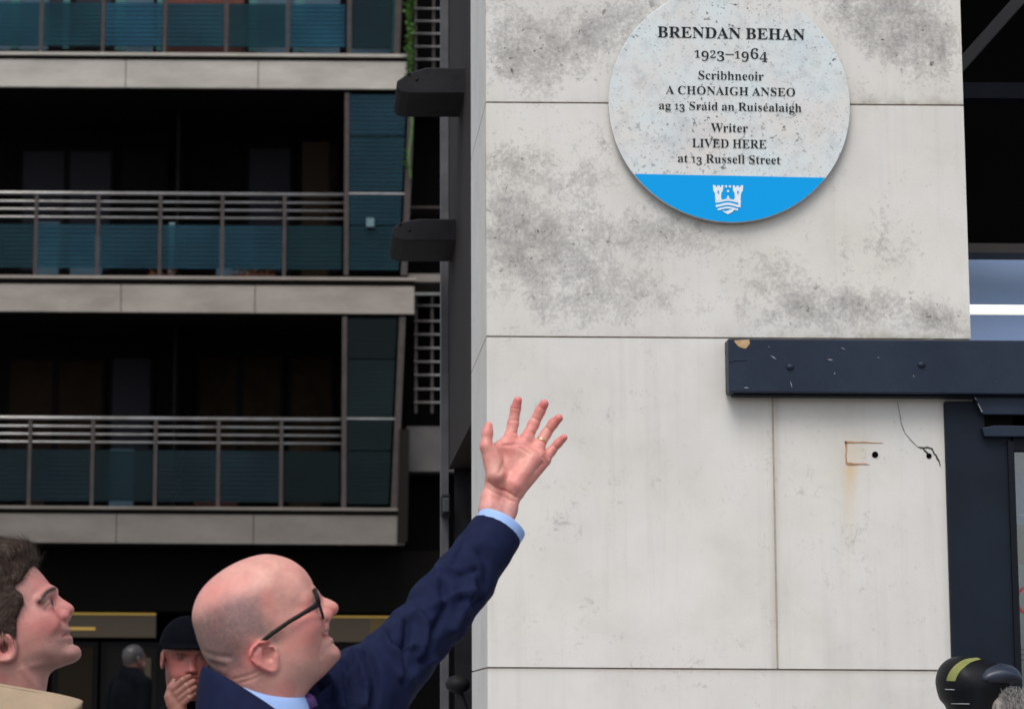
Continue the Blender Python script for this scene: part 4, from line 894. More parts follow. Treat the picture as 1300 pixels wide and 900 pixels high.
M['trousers'] = mat('dark_trousers', (.012, .013, .018), .85)
M['shoe'] = mat('black_shoe', (.008, .007, .007), .3)
M['cap'] = mat('dark_cap', (.0015, .002, .004), .9, (.0025, .003, .0055), 40, spec=.05)
M['eye'] = mat('eyeball', (.55, .52, .50), .2)
M['iris'] = mat('iris', (.035, .025, .018), .15)
M['hair'] = mat('dark_brown_hair', (.024, .0135, .009), .65, (.058, .036, .025), 70, stretch=(.4, 1, 2.2), spec=.3)
M['hair_grey'] = mat('grey_hair', (.20, .19, .18), .7, (.34, .32, .30), 60)
M['cap_gloss'] = mat('glossy_black_cap', (.0025, .003, .005), .5, (.004, .005, .007), 50, spec=.2)
M['cap_peak'] = mat('sky_lit_black_peak', (.022, .031, .050), .35)  # lighter blue paints the sky light onto the black cap's peak
M['hi_vis'] = mat('yellow_stripe', (.17, .18, .045), .8, (.22, .23, .07), 40)
SKIN = np.array((.605, .300, .245)); RED = np.array((.58, .185, .165)); LIP = np.array((.42, .10, .09))

def lerp(a, b, t): return a + (b - a) * np.clip(t, 0, 1)[:, None]
def smooth01(x): x = np.clip(x, 0, 1); return x * x * (3 - 2 * x)

class Head:
    """head traced in the profile plane; pivot px, plane Y, turned by theta about the vertical"""
    def __init__(s, px, py, Y, theta):
        s.Y = Y; s.c = P(px, py, Y); s.t = theta; s.ct, s.st = math.cos(theta), math.sin(theta)
    def L(s, px, py, wv=0.0):
        Y = s.Y + wv; u = 0
        for _ in range(5):
            wp = P(px, py, Y); u = s.c[0] + ((wp[0] - s.c[0]) + s.st * wv) / s.ct; Y = s.Y + s.st * (u - s.c[0]) + s.ct * wv
        return np.array((u, s.Y + wv, wp[2]))
    def out(s, V):
        u = V[:, 0] - s.c[0]; q = V[:, 1] - s.Y
        return np.stack([s.c[0] + s.ct * u - s.st * q, s.Y + s.st * u + s.ct * q, V[:, 2]], 1)
    def L2(s, pts): return np.array([s.L(x, y)[[0, 2]] for x, y in pts])

def inflate(g, Y, poly, Rf, Tf, scale=.06, blur=0):
    """field of a profile polygon (n,2 in x,z) swollen to half width Rf over the depth Tf"""
    X2, Z2 = np.meshgrid(g.x.ravel(), g.z.ravel(), indexing='ij'); p = np.stack([X2.ravel(), Z2.ravel()], 1)
    d = sd_poly(p, poly); Rr = (Rf(p) if callable(Rf) else np.full(len(p), Rf)); T = (Tf(p) if callable(Tf) else np.full(len(p), Tf))
    if blur:
        D = d.reshape(X2.shape); k = int(blur / g.h); wn = np.exp(-(np.arange(-3 * k, 3 * k + 1) / k) ** 2 / 2); wn /= wn.sum(); B = D
        for ax_ in (0, 1): B = np.apply_along_axis(lambda r_: np.convolve(np.pad(r_, 3 * k, 'edge'), wn, 'valid'), ax_, B)
        t_ = smooth01((D - .003) / .030); d = (D * (1 - t_) + B * t_).ravel()
    q = np.clip(1 - d / T, 0, 3).reshape(X2.shape)[:, None, :].astype(np.float32); Rr = Rr.reshape(X2.shape)[:, None, :].astype(np.float32)
    return (np.sqrt(q * q + ((g.y - Y) / Rr) ** 2) - 1) * scale

def ear_field(g, H, f, outline, w0, w1, concha, groove, thick=.0045):
    """adds both ears: outline in px, leaning out from w0 at the front edge to w1 at the back"""
    Y = H.Y; pl = np.array([H.L(x, y, -w0)[[0, 2]] for x, y in outline]); pl = spline(pl, 4)
    X2, Z2 = np.meshgrid(g.x.ravel(), g.z.ravel(), indexing='ij'); p = np.stack([X2.ravel(), Z2.ravel()], 1)
    d = sd_poly(p, pl).reshape(X2.shape)[:, None, :].astype(np.float32)
    xa, xb = pl[:, 0].min(), pl[:, 0].max(); fr = ((X2 - xa) / (xb - xa))[:, None, :].astype(np.float32)
    wc = w1 + (w0 - w1) * np.clip(fr, 0, 1); aw = abs(g.y - Y)
    rim = .0032 * np.exp(-((d - .0045) / .003) ** 2)                      # the rolled helix
    slab = smax(-d, abs(aw - wc) - thick - rim, .004)
    for (cx, cy, rx, rz, dep) in concha:
        c = H.L(cx, cy, -w0); slab = smax(slab, -g.ell((c[0], Y + (w0 + w1) / 2 + dep, c[2]), (rx, .0100, rz), None, Y), .003)
    gp = [H.L(x, y, -w0) for x, y in groove]
    for a, b in zip(gp[:-1], gp[1:]):
        fa = np.clip((a[0] - xa) / (xb - xa), 0, 1); off = w1 + (w0 - w1) * fa + thick + .0015
        slab = smax(slab, -g.cone((a[0], Y + off, a[2]), (b[0], Y + off, b[2]), .0030, .0030, Y), .002)
    return smin(f, slab, .005)

def merge(parts):
    V = []; F = []; C = []; n = 0
    for v, q, c in parts:
        V.append(v); F.append(q + n); C.append(c); n += len(v)
    return np.concatenate(V), np.concatenate(F), np.concatenate(C)

def skin_obj(name, parts, parent, mt=None):
    V, Q, C = merge(parts); me = np_mesh(name, V, Q); color_attr(me, C)
    return link(name, me, mt or M['skin'], parent, True)

def rot2(V, c, h):
    """canonical (x forward, y left, z up) to the world: heading h, foot point c"""
    ch, sh = math.cos(h), math.sin(h)
    return np.stack([c[0] + ch * V[:, 0] - sh * V[:, 1], c[1] + sh * V[:, 0] + ch * V[:, 1], V[:, 2] + (c[2] if len(c) > 2 else 0)], 1)

def lower_body(parent, c, h, hip=.92):
    g = Grid((-.2, -.3, .02), (.2, .3, hip + .12), .014)
    f = None
    for s_ in (1, -1):
        a = g.chain([(0, s_ * .085, hip), (.01, s_ * .095, .5), (-.01, s_ * .10, .07)], [.100, .078, .062]); f = a if f is None else smin(f, a, .04)
    f = smin(f, g.ell((0, 0, hip), (.13, .17, .14)), .05); f = smax(f, -(g.z - .05) + 0 * g.x, .004)
    V, Q = surface_nets(f, g); V = relax(V, Q, 2)
    link('trousers', np_mesh('trousers', rot2(V, c, h), Q), M['trousers'], parent, True)
    for s_ in (1, -1):
        g2 = Grid((-.12, s_ * .10 - .07, -.01), (.24, s_ * .10 + .07, .13), .008)
        a = smin(g2.ell((.07, s_ * .10, .03), (.15, .047, .045)), g2.ell((-.03, s_ * .10, .06), (.07, .04, .06)), .03); a = smax(a, -(g2.z - .003) + 0 * g2.x, .002)
        V, Q = surface_nets(a, g2); link('shoe', np_mesh('shoe', rot2(relax(V, Q, 2), c, h), Q), M['shoe'], parent, True)

def coat(parent, c, h, mt, top=1.49, arms=(1, -1), hem=.78, extra=None, k=1.0):
    """torso with sleeves whose hands are in the pockets, canonical then turned to heading h"""
    g = Grid((-.30, -.38, hem - .04), (.42, .38, top + .12), .012); b = top - 1.49
    f = g.chain([(0, 0, .80), (0, 0, 1.0), (.0, 0, 1.30 + b)], [.20 * k, .185 * k, .19 * k], .05, sq=((1, 0, 0), 1.25))
    for s_ in (1, -1):
        f = smin(f, g.cone((0, s_ * .05, 1.44 + b), (-.005, s_ * .185, 1.415 + b), .075, .062), .05)
        f = smin(f, g.cone((-.03, 0, 1.50 + b), (-.02, s_ * .13, 1.45 + b), .058, .05), .05)
    for s_ in arms:
        f = smin(f, g.chain([(0, s_ * .205, 1.395 + b), (-.04, s_ * .245, 1.12 + b), (.09, s_ * .175, .93 + b)], [.064, .056, .048], .02), .025)
    if extra: f = extra(g, f)
    f = smax(f, -(g.z - hem) + 0 * g.x, .006)
    V, Q = surface_nets(f, g); V = relax(V, Q, 3); N = vnormals(V, Q)
    V = V + N * ((fbm(V * (1, 1, .45), 9, 3) - .5) * .022)[:, None]
    return link('coat', np_mesh('coat', rot2(V, c, h), Q), mt, parent, True)

CAN = np.array([(.080, .055), (.091, .022), (.087, .002), (.088, -.02), (.092, -.046), (.096, -.058), (.0915, -.066), (.094, -.075), (.088, -.086), (.091, -.100), (.082, -.113), (.05, -.112), (.022, -.104), (.008, -.115), (.002, -.15), (-.004, -.23),
                (-.098, -.23), (-.090, -.15), (-.086, -.11), (-.093, -.07), (-.106, -.02), (-.108, .03), (-.092, .080), (-.045, .112), (.015, .117), (.058, .092)])
def generic_head(c, h, pitch=0, tone=SKIN, color=None, k=1.0):
    """a plain adult head; returns the vertices in the world, faces, colours and the canonical vertices"""
    g = Grid((-.13, -.11, -.24), (.14, .11, .14), .0042)
    Rp = [(.0, .06), (-.05, .06), (.06, .02), (.05, -.06), (.08, -.1), (0, -.08), (-.05, -.15), (-.02, -.2)]
    f = inflate(g, 0, spline(CAN, 5), lambda p: idw(p, Rp, [.076, .076, .068, .060, .045, .066, .058, .062]), .078)
    nose = spline([(.084, .004), (.097, -.018), (.111, -.036), (.109, -.044), (.094, -.049), (.080, -.045), (.078, -.01)], 4)
    f = smin(f, inflate(g, 0, nose, .013, .012, .012), .007); f = smin(f, g.ell((.093, .011, -.041), (.011, .007, .008), None, 0), .005)
    f = smax(f, -g.ell((.088, .034, .002), (.016, .018, .012), None, 0), .010)
    f = smin(f, g.ell((.068, .033, .0), (.0135, .0135, .0125), None, 0), .003)
    f = smin(f, g.cone((.086, .014, .020), (.070, .048, .020), .008, .007, 0), .012)
    f = smax(f, -g.cone((.099, 0, -.066), (.080, .024, -.065), .002, .0015, 0), .003)
    ear = smax(g.ell((-.008, .078, -.012), (.019, .007, .031), None, 0), -g.ell((-.003, .086, -.012), (.009, .008, .015), None, 0), .003)
    f = smin(f, ear, .006)
    V, Q = surface_nets(f, g); V = relax(V, Q, 2); cn = V * k
    C = np.tile(tone, (len(V), 1)).astype(float)
    C = lerp(C, LIP, np.exp(-((V[:, 2] + .066) / .008) ** 2) * (V[:, 0] > .078) * (abs(V[:, 1]) < .026) * .8)
    C = lerp(C, RED, np.exp(-(((V[:, 0] - .07) / .03) ** 2 + ((V[:, 2] + .03) / .025) ** 2)) * .7)
    eye = np.hypot(abs(V[:, 1]) - .034, (V[:, 2] - .000))
    C = lerp(C, np.array((.10, .07, .06)), (eye < .0095) * (V[:, 0] > .066) * .85)
    C = lerp(C, np.array((.05, .04, .035)), smooth01(1 - abs(V[:, 2] - .022) / .006) * (abs(abs(V[:, 1]) - .034) < .024) * (V[:, 0] > .05) * .7)
    if color: C = color(V, C)
    W = V * k; cpi, spi = math.cos(pitch), math.sin(pitch)
    W = np.stack([cpi * W[:, 0] - spi * W[:, 2], W[:, 1], spi * W[:, 0] + cpi * W[:, 2]], 1)
    return rot2(W, c, h), Q, C, cn

# ================================================================== bald man who waves at the plaque
YM = 3.85
H = Head(325, 790, YM, R(7))
neck = P(335, 905, YM)
man = empty('person', (neck[0] - .04, YM, 0), 'bald man in a navy suit and black glasses raising his left hand towards the plaque', 'person')
outl = [(314, 708), (339, 703.2), (363.8, 708.2), (382.5, 719.5), (393.4, 733), (399, 746.5), (401.8, 756), (403, 764), (407, 774), (413, 783), (416.5, 789), (417.8, 797), (416.3, 802), (417.5, 806.5), (423, 811.5), (424, 816), (429, 822),
        (432.2, 829), (431, 836), (424.5, 843), (412, 856.5), (398, 869), (389, 881), (383, 900), (380, 950), (306, 950), (296, 895), (281, 866), (270.5, 852), (260, 835.5), (254, 822.3), (248, 804), (243.8, 785), (246, 767.8), (253.8, 750.7), (267.5, 735), (289, 719.3)]
poly = spline(H.L2(outl), 6)
lo_ = poly.min(0); hi_ = poly.max(0)
g = Grid((lo_[0] - .02, YM - .108, P(330, 948, YM)[2]), (hi_[0] + .05, YM + .108, hi_[1] + .02), .0026)
RP = [(330, 735), (280, 760), (370, 745), (300, 800), (392, 780), (380, 810), (410, 800), (422, 830), (370, 850), (330, 850), (290, 845), (350, 900), (330, 930)]
f = inflate(g, YM, poly, lambda p: idw(p, H.L2(RP), [.077, .078, .070, .078, .064, .070, .056, .046, .072, .076, .072, .070, .072]), lambda p: idw(p, H.L2([(320, 750), (410, 800), (350, 880)]), [.088, .078, .070]), blur=.011)
nose = spline(H.L2([(401, 754), (409, 757), (420, 761.4), (427, 765.5), (430, 771), (427.5, 778), (420, 783.5), (413, 788), (396, 792), (384, 776), (392, 757)]), 4)
f = smin(f, inflate(g, YM, nose, lambda p: idw(p, H.L2([(404, 757), (425, 772), (412, 786)]), [.0105, .014, .017]), .012, .012), .011)
c = H.L(413.5, 781.5, -.011); f = smin(f, g.ell((c[0], YM + .012, c[2]), (.010, .008, .009), None, YM), .005)
# eye sockets, eyeballs under lids, brow, cheek
c = H.L(400, 771, -.036); f = smax(f, -g.ell((c[0] + .004, YM + .036, c[2]), (.016, .017, .012), None, YM), .010)
c = H.L(389, 774, -.034); f = smin(f, g.ell((c[0], YM + .034, c[2]), (.0125, .0125, .012), None, YM), .004)
a = H.L(401, 756, -.015); b = H.L(388, 764, -.052); f = smin(f, g.cone((a[0] - .003, YM + .015, a[2]), (b[0], YM + .046, b[2]), .006, .005, YM), .016)
c = H.L(392, 794, -.052); f = smin(f, g.ell((c[0], YM + .040, c[2]), (.021, .022, .018), None, YM), .022)
# smiling mouth: parted lips, corner and fold
for (p0, w0), (p1, w1), r_ in ((((423, 805), 0), ((406, 803), .026), .0026), (((413, 789), .017), ((405, 806), .032), .0022), (((428, 817), 0), ((418, 816), .012), .0020)):
    a = H.L(*p0, -w0); b = H.L(*p1, -w1)
    f = smax(f, -g.cone((a[0], YM + w0 + .002, a[2]), (b[0] + .002, YM + w1 + .002, b[2]), r_, r_ * .6, YM), .005)
EAR = [(333, 812.5), (324, 815), (317, 821), (313.6, 830), (316, 839), (323, 845.5), (332, 851), (340, 854.8), (348, 854.8), (353.6, 849.5), (355, 840), (353.5, 829), (350.5, 820), (343, 814)]
f = ear_field(g, H, f, EAR, .071, .090, [(341.5, 831, .0115, .0115, .002), (337, 823, .006, .005, .004)], [(350, 819), (340, 817.5), (329, 819), (321.5, 826), (320, 834), (324, 841)])
c = H.L(349.5, 834, -.074); f = smin(f, g.ell((c[0], YM + .0765, c[2]), (.0045, .0035, .0065), None, YM), .004)
V, Q = surface_nets(f, g); V = relax(V, Q, 3, .5)
Vw = H.out(V); N = vnormals(Vw, Q)
Vw = fold_displace(Vw, N, [([(250, 822), (262, 829), (276, 833), (292, 834)], 3.4, -.0022), ([(256, 834), (268, 841), (284, 846)], 3.4, -.0022), ([(252, 828), (270, 835), (288, 840)], 4, .0016),
                           ([(297, 861), (312, 858), (327, 852)], 1.6, -.0016), ([(305, 866), (320, 862), (334, 856)], 1.6, -.0014),
                           ([(414, 788), (409, 797), (407, 808)], 2.0, -.0010), ([(411, 812), (407, 822), (408, 834)], 2.2, -.0012),])
p = pix(Vw)
C = np.tile(SKIN, (len(V), 1)).astype(float)
nz = fbm(V, 45, 4)
C = C * (1 + (nz - .5) * .30 + (fbm(V, 170, 3) - .5) * .22)[:, None]; C = lerp(C, RED, np.clip((fbm(V + 5, 28, 4) - .42) * 2.2, 0, .55))
def blob(p, x, y, sx, sy): return np.exp(-((p[:, 0] - x) / sx) ** 2 - ((p[:, 1] - y) / sy) ** 2)
near = V[:, 1] < YM + .2
C = lerp(C, RED, .85 * blob(p, 422, 775, 12, 10) + .55 * blob(p, 395, 790, 20, 14) + .7 * blob(p, 322, 833, 10, 14) + .5 * blob(p, 345, 850, 9, 6) + .4 * blob(p, 262, 745, 22, 25) + .5 * blob(p, 424, 828, 9, 9) + .45 * blob(p, 318, 838, 16, 16))
STUB = [(225, 792), (246, 782), (267, 772), (283, 761), (302, 752.5), (320, 752), (332, 759), (338, 776), (347, 796), (351, 813), (336, 813), (318, 820), (313, 838), (316, 850), (298, 852), (262, 855), (225, 835)]
sd = sd_poly(p, spline(STUB, 4)) + (fbm(V, 60, 3) - .5) * 16
st = smooth01((sd + 13) / 32) * (.84 + .4 * (fbm(V, 260, 2) - .5))
C = C * (1 - st)[:, None] + (C * .14 + np.array((.125, .108, .112)) * .72) * st[:, None]
# shaved jaw, slightly grey
jaw = smooth01((sd_poly(p, spline([(356, 830), (372, 822), (402, 815), (416, 808), (426, 812), (440, 830), (428, 846), (400, 868), (372, 872), (356, 858)], 4)) + 6) / 14) * .32
C = C * (1 - jaw)[:, None] + np.array((.30, .20, .175)) * jaw[:, None]
mouth = np.exp(-(seg_dist(p, [(422, 806.5), (413, 806.5), (407, 804)]) / 2.6) ** 2) * (V[:, 0] > H.L(405, 805)[0])
C = lerp(C, np.array((.36, .05, .045)), mouth)
teeth = np.exp(-(seg_dist(p, [(419.5, 803.3), (412, 803)]) / 1.1) ** 2); C = lerp(C, np.array((.62, .58, .52)), teeth * .75)
con = blob(p, 341.5, 830, 7, 7) * (V[:, 1] < YM); C = C * (1 - .6 * con)[:, None]; C = lerp(C, RED, .45 * smooth01(sd_poly(p, spline(EAR, 4)) / 4)); C = lerp(C, RED * (1, .8, .8), .8 * np.exp(-((sd_poly(p, spline(EAR, 4)) - 2) / 2.5) ** 2) * (p[:, 0] < 342))  # ear bowl darkened in the skin colour as its inner shadow; reddened rim
head_part = (Vw, Q, C)

# ---- raised left hand, palm to the street
YW = 4.30
def hp(x, y, dy=0.0): return P(x, y, YW + dy)
WR = hp(638, 626, .0)
FING = {'index': [((647.5, 556), .035, 0.0110), ((651.5, 537), .040, 0.0099), ((654.5, 519), .038, 0.0092), ((657.3, 508.5), .033, 0.0078)],
        'middle': [((668.5, 557), .036, 0.0112), ((677, 539), .044, 0.0101), ((685.5, 522), .042, 0.0093), ((691, 512.5), .036, 0.0080)],
        'ring': [((683.5, 567), .036, 0.0105), ((692.5, 551.5), .043, 0.0094), ((702, 538), .040, 0.0087), ((709.5, 530.8), .034, 0.0074)],
        'little': [((691, 584), .034, 0.0096), ((699.5, 573), .040, 0.0083), ((708.5, 562.5), .037, 0.0076), ((716, 555.5), .031, 0.0065)]}
lo_ = np.minimum(hp(585, 700, -.03), hp(585, 700, .09)); hi_ = np.maximum(hp(735, 490, .09), hp(735, 490, -.03))
lo_[1] = YW - .055; hi_[1] = YW + .085
g = Grid(lo_, hi_, .0020)
palm = None
heel = {'index': (629, 607), 'middle': (640, 612), 'ring': (650, 617), 'little': (657, 622)}
for k_, pts in FING.items():
    a = g.cone(hp(*heel[k_], .012), hp(*pts[0][0], pts[0][1] - .004), .0145, .0118); palm = a if palm is None else smin(palm, a, .012)
palm = smin(palm, g.ell(hp(652, 585, .020), (.030, .012, .034)), .012)
# thenar and hypothenar pads
palm = smin(palm, g.cone(hp(629, 603, -.004), hp(623, 575, .004), .0165, .0135), .012)
palm = smin(palm, g.cone(hp(654, 615, .000), hp(676, 584, .012), .0125, .0115), .012)
palm = smin(palm, g.cone(hp(640, 568, .020), hp(684, 578, .020), .0115, .0105), .010)
fing = None
for k_, pts in FING.items():
    fb = g.chain([hp(*q[0], q[1]) for q in pts], [q[2] for q in pts], .004)
    fing = fb if fing is None else np.minimum(fing, fb)
hand = smin(palm, fing, .006)
th = g.chain([hp(626, 588, .004), hp(617.3, 567, -.002), hp(618.6, 550, .002), hp(620.3, 540.5, .006)], [.0155, .0106, .0094, .0076], .006)
hand = smin(hand, th, .008)
# web between thumb and index
hand = smin(hand, g.cone(hp(626, 572, .014), hp(643, 562, .022), .0085, .0090), .012)
# wrist and forearm: two bones side by side
fa = smin(g.chain([hp(628, 612, .010), hp(623, 634, .006), hp(621.5, 648, -.002), hp(628, 680, -.02)], [.0165, .0165, .0178, .016], .01), g.chain([hp(651, 626, .012), hp(644, 648, .008), hp(638, 664, -.002), hp(638, 688, -.02)], [.0160, .0160, .0175, .018], .01), .014)
hand = smin(hand, fa, .010)
V, Q = surface_nets(hand, g); V = relax(V, Q, 2, .5); N = vnormals(V, Q)
V = fold_displace(V, N, [([(634, 560), (640, 572), (640, 586), (634, 600)], 2.4, -.0020), ([(640, 565), (655, 566), (672, 576)], 1.6, -.0017), ([(652, 563), (668, 565), (683, 572), (690, 581)], 1.6, -.0020),
                         ([(620, 612), (630, 619), (642, 623), (656, 631)], 1.5, -.0023), ([(618, 620), (630, 626), (652, 637)], 1.3, -.0014), ([(680, 597), (688, 588)], 1.2, -.0019),
                         ([(643, 549), (657, 549)], 1.2, -.0017), ([(669, 546), (681, 551)], 1.2, -.0017), ([(686, 557), (697, 565)], 1.2, -.0017), ([(692, 576), (702, 584)], 1.2, -.0014),
                         ([(646, 533), (659, 534)], 1.1, -.0014), ([(674, 529), (688, 535)], 1.1, -.0014), ([(693, 542), (703, 550)], 1.1, -.0014), ([(700, 564), (709, 571)], 1.0, -.0013),
                         ([(649, 518), (661, 519)], 1.0, -.0010), ([(682, 515), (694, 521)], 1.0, -.0010), ([(632, 650), (645, 622)], 2.4, .0007)])
p = pix(V)
C = np.tile(SKIN * (1.16, 1.04, 1.04), (len(V), 1)); C *= (1 + (fbm(V, 60, 4) - .5) * .24 + (fbm(V, 220, 3) - .5) * .22)[:, None]; C = lerp(C, RED * 1.05, np.clip((fbm(V + 3, 75, 3) - .42) * 2.6, 0, .6))
for pts in FING.values():
    a = np.array([q[0] for q in pts]); t_ = np.exp(-(np.hypot(*(p - a[-1]).T) / 13) ** 2); C = lerp(C, RED * (1.12, 1, 1), t_ * .95)
    C = lerp(C, RED * (1.1, 1.15, 1.1), np.exp(-(np.hypot(*(p - a[0]).T) / 10) ** 2) * .55)
C = lerp(C, RED, np.exp(-(np.hypot(p[:, 0] - 619, p[:, 1] - 545) / 12) ** 2) * .7)
C = lerp(C, RED * (1.05, 1.1, 1.1), np.exp(-((p[:, 0] - 668) / 22) ** 2 - ((p[:, 1] - 606) / 22) ** 2) * .4)
C = lerp(C, SKIN * (1.12, 1.22, 1.2), np.exp(-((p[:, 0] - 632) / 9) ** 2 - ((p[:, 1] - 592) / 14) ** 2) * .7)
C = lerp(C, SKIN * (.86, .92, 1.05), smooth01((p[:, 1] - 625) / 25) * .6)
C = lerp(C, np.array((.34, .22, .20)), np.exp(-(seg_dist(p, [(633, 632), (640, 628), (641, 640), (636, 655)]) / 2.5) ** 2) * .28)
hand_part = (V, Q, C)

# ---- the body under the clothes
ARM = [P(632, 672, 4.275), P(592, 733, 4.22), P(553, 783, 4.16), P(506, 834, 4.10), P(458, 880, 4.03), P(415, 918, 3.98)]
g = Grid((-.45, 3.55, .7), (.32, 4.36, 1.72), .014)
nk = P(340, 930, YM)
body = g.chain([nk, (nk[0] - .03, YM, 1.3), (nk[0] - .04, YM, .9)], [.055, .125, .12], .05)
body = smin(body, g.chain(ARM, [.022, .022, .022, .024, .028, .032], .01), .02)
V, Q = surface_nets(body, g); V = relax(V, Q, 2)
skin_obj('body', [head_part, hand_part, (V, Q, np.tile(SKIN, (len(V), 1)))], man)

# ---- jacket with the raised sleeve
g = Grid((-.50, 3.50, .76), (.34, 4.36, 1.98), .0056)
shR = np.array((nk[0] - .05, YM - .19, nk[2] - .085)); shL = ARM[-1]
j = g.chain([(nk[0] - .06, YM, .82), (nk[0] - .05, YM, 1.05), (nk[0] - .035, YM + .01, 1.30)], [.20, .185, .19], .06, sq=((1, 0, 0), 1.2))
j = smin(j, g.cone((nk[0] - .02, YM, nk[2] - .05), shR, .075, .072), .05)
j = smin(j, g.cone((nk[0] - .01, YM + .04, nk[2] - .055), shL, .075, .078), .05)
j = smin(j, g.cone(P(318, 925, YM), P(340, 945, YM), .060, .07), .03)
j = smin(j, g.chain([shR, shR + (-.05, -.05, -.28), shR + (.04, .03, -.48)], [.070, .06, .052], .02), .03)
j = smin(j, g.chain(ARM, [.0470, .0515, .0555, .0645, .077, .088], .012), .02)
cn_ = np.array((.47, .28, .83)); cn_ /= np.linalg.norm(cn_)
cuffp = P(632, 673, 4.275)
j = smax(j, np.where(g.z > 1.55, g.plane(cuffp, cn_), -1.0), .003)
ad = (ARM[0] - ARM[1]) / np.linalg.norm(ARM[0] - ARM[1])
j = smax(j, -(g.z - .80) + 0 * g.x, .005)
V, Q = surface_nets(j, g); V = relax(V, Q, 3); N = vnormals(V, Q)
FOLDS = [([(488, 800), (492, 818), (508, 838), (512, 858)], 8, .009), ([(516, 782), (518, 805), (512, 832), (515, 862)], 7, -.009), ([(530, 776), (541, 800), (537, 832)], 9, .007), ([(562, 742), (566, 770), (552, 800), (540, 840)], 9, -.006),
         ([(598, 735), (592, 765), (575, 800)], 10, .006), ([(466, 824), (474, 840), (480, 866), (476, 895)], 7, -.009), ([(448, 826), (456, 846), (462, 872), (458, 900)], 7, .008), ([(436, 838), (442, 862), (446, 895)], 5, -.007),
         ([(545, 770), (570, 758), (596, 752)], 7, .004), ([(552, 712), (556, 728), (552, 742)], 6, .004), ([(586, 688), (580, 703), (574, 716)], 2.2, -.0045), ([(566, 722), (584, 730), (602, 724)], 5, -.004), ([(610, 700), (618, 716), (616, 740)], 9, -.003),
         ([(404, 868), (416, 880), (424, 900)], 6, -.006), ([(412, 858), (428, 876), (436, 900)], 6, .006), ([(500, 808), (512, 816), (530, 818)], 5, .004), ([(585, 760), (600, 768), (610, 760)], 5, -.003), ([(520, 862), (536, 846), (556, 838)], 7, .005)]
FOLDS = [(a, b * .58, c * 2.3) for a, b, c in FOLDS]
V = fold_displace(V, N, FOLDS)
cuff_free = smooth01(-((V - cuffp) @ cn_ + .006) / .05); V = V + N * (((fbm(V * (1, 1, .7), 11, 3) - .5) * .020 + (fbm(V, 34, 2) - .5) * .006) * cuff_free)[:, None]
tt = (V - ARM[-1]) @ ad; cr_ = vnoise(np.stack([tt * 16 + (V[:, 2] - V[:, 0]) * 5, V[:, 1] * 5, (V[:, 0] + V[:, 2]) * 3.5], 1), 1.0)
cr_ = np.clip(1 - abs(cr_ - .5) * 5.5, 0, 1) ** 2 * smooth01((V[:, 0] - .0) / .05) * smooth01((.40 - tt) / .1)
V = V - N * (cr_ * .0055)[:, None]
jacket = link('jacket', np_mesh('jacket', V, Q), M['suit'], man, True)
# shirt cuff
ux = np.cross(cn_, (0, 0, 1.0)); ux /= np.linalg.norm(ux); uy = np.cross(ux, cn_)
def ring_pts(c, r, n=40, sq=1.0): return [np.asarray(c) + r * (math.cos(t_) * ux + sq * math.sin(t_) * uy) for t_ in np.linspace(0, 2 * math.pi, n, endpoint=False)]
def loft(name, rings, mt, parent, thick=.002, closed=True):
    n = len(rings[0]); Vv = [p_ for r_ in rings for p_ in r_]
    F = [(i * n + k, i * n + (k + 1) % n, (i + 1) * n + (k + 1) % n, (i + 1) * n + k) for i in range(len(rings) - 1) for k in range(n if closed else n - 1)]
    o = link(name, np_mesh(name, Vv, F), mt, parent, True)
    md = o.modifiers.new('t', 'SOLIDIFY'); md.thickness = thick; md.offset = 0
    md2 = o.modifiers.new('s', 'SUBSURF'); md2.levels = 1; md2.render_levels = 1
    return o
cc = cuffp
fd = np.array(hp(624, 656) - hp(632, 673)) * 0 + cn_
loft('shirt_cuff', [ring_pts(cc + cn_ * t_ + (.001, 0, 0), r_) for t_, r_ in ((-.035, .0425), (.004, .0440), (.013, .0445), (.0150, .0438), (.0145, .0415), (.006, .0405))], M['shirt'], man, .0016)
# seam and vent of the jacket cuff, with buttons on its back
# ---- collars: rings round the neck in a tilted plane
def neck_ring(Hd, back, side, front, ws, drop=0.0, n=48):
    B = Hd.L(*back); F_ = Hd.L(*front); c = (B + F_) / 2; a = (F_ - B) / 2; s_ = Hd.L(*side, -ws); dz = s_[2] - c[2]
    o = []
    for t_ in np.linspace(0, 2 * math.pi, n, endpoint=False):
        o.append(c + a * math.cos(t_) + np.array((0, ws * math.sin(t_), 0)) + np.array((0, 0, dz)) * math.sin(t_) ** 2)
    return list(Hd.out(np.array(o)))
loft('shirt_collar', [neck_ring(H, (268, 853), (326, 881), (386, 884), .070), neck_ring(H, (266, 853.5), (326, 880.5), (389, 886), .0725), neck_ring(H, (262, 862), (326, 893), (394, 902), .078), neck_ring(H, (258, 880), (326, 915), (398, 930), .084)], M['shirt'], man, .003)
loft('jacket_collar', [neck_ring(H, (259.5, 846), (322, 893), (404, 945), .0800), neck_ring(H, (257, 845), (320, 893), (408, 948), .0835), neck_ring(H, (254.5, 858), (318, 910), (412, 962), .094), neck_ring(H, (251, 880), (314, 940), (414, 980), .108), neck_ring(H, (249, 905), (312, 965), (414, 990), .118)], M['suit'], jacket, .004)
# lapel on the far side, behind the tie
b = MB(); b.prism([H.L(397, 884, .03), H.L(420, 862, .07), H.L(436, 900, .07), H.L(420, 960, .04), H.L(398, 960, .02)], (0, .006, 0)); b.build('lapel', M['suit'], jacket, bevel=.002)
# tie
b = MB(); t0, t1, t2 = H.L(384, 884), H.L(394, 900), H.L(398, 960)
b.tube([t0, H.L(389, 890), t1], [.010, .015, .013], 14); b.tube([t1, t2, t2 + (0.02, 0, -.25)], [.010, .022, .035], 14, sq=.25); b.build('tie', M['tie'], man, smooth=True)
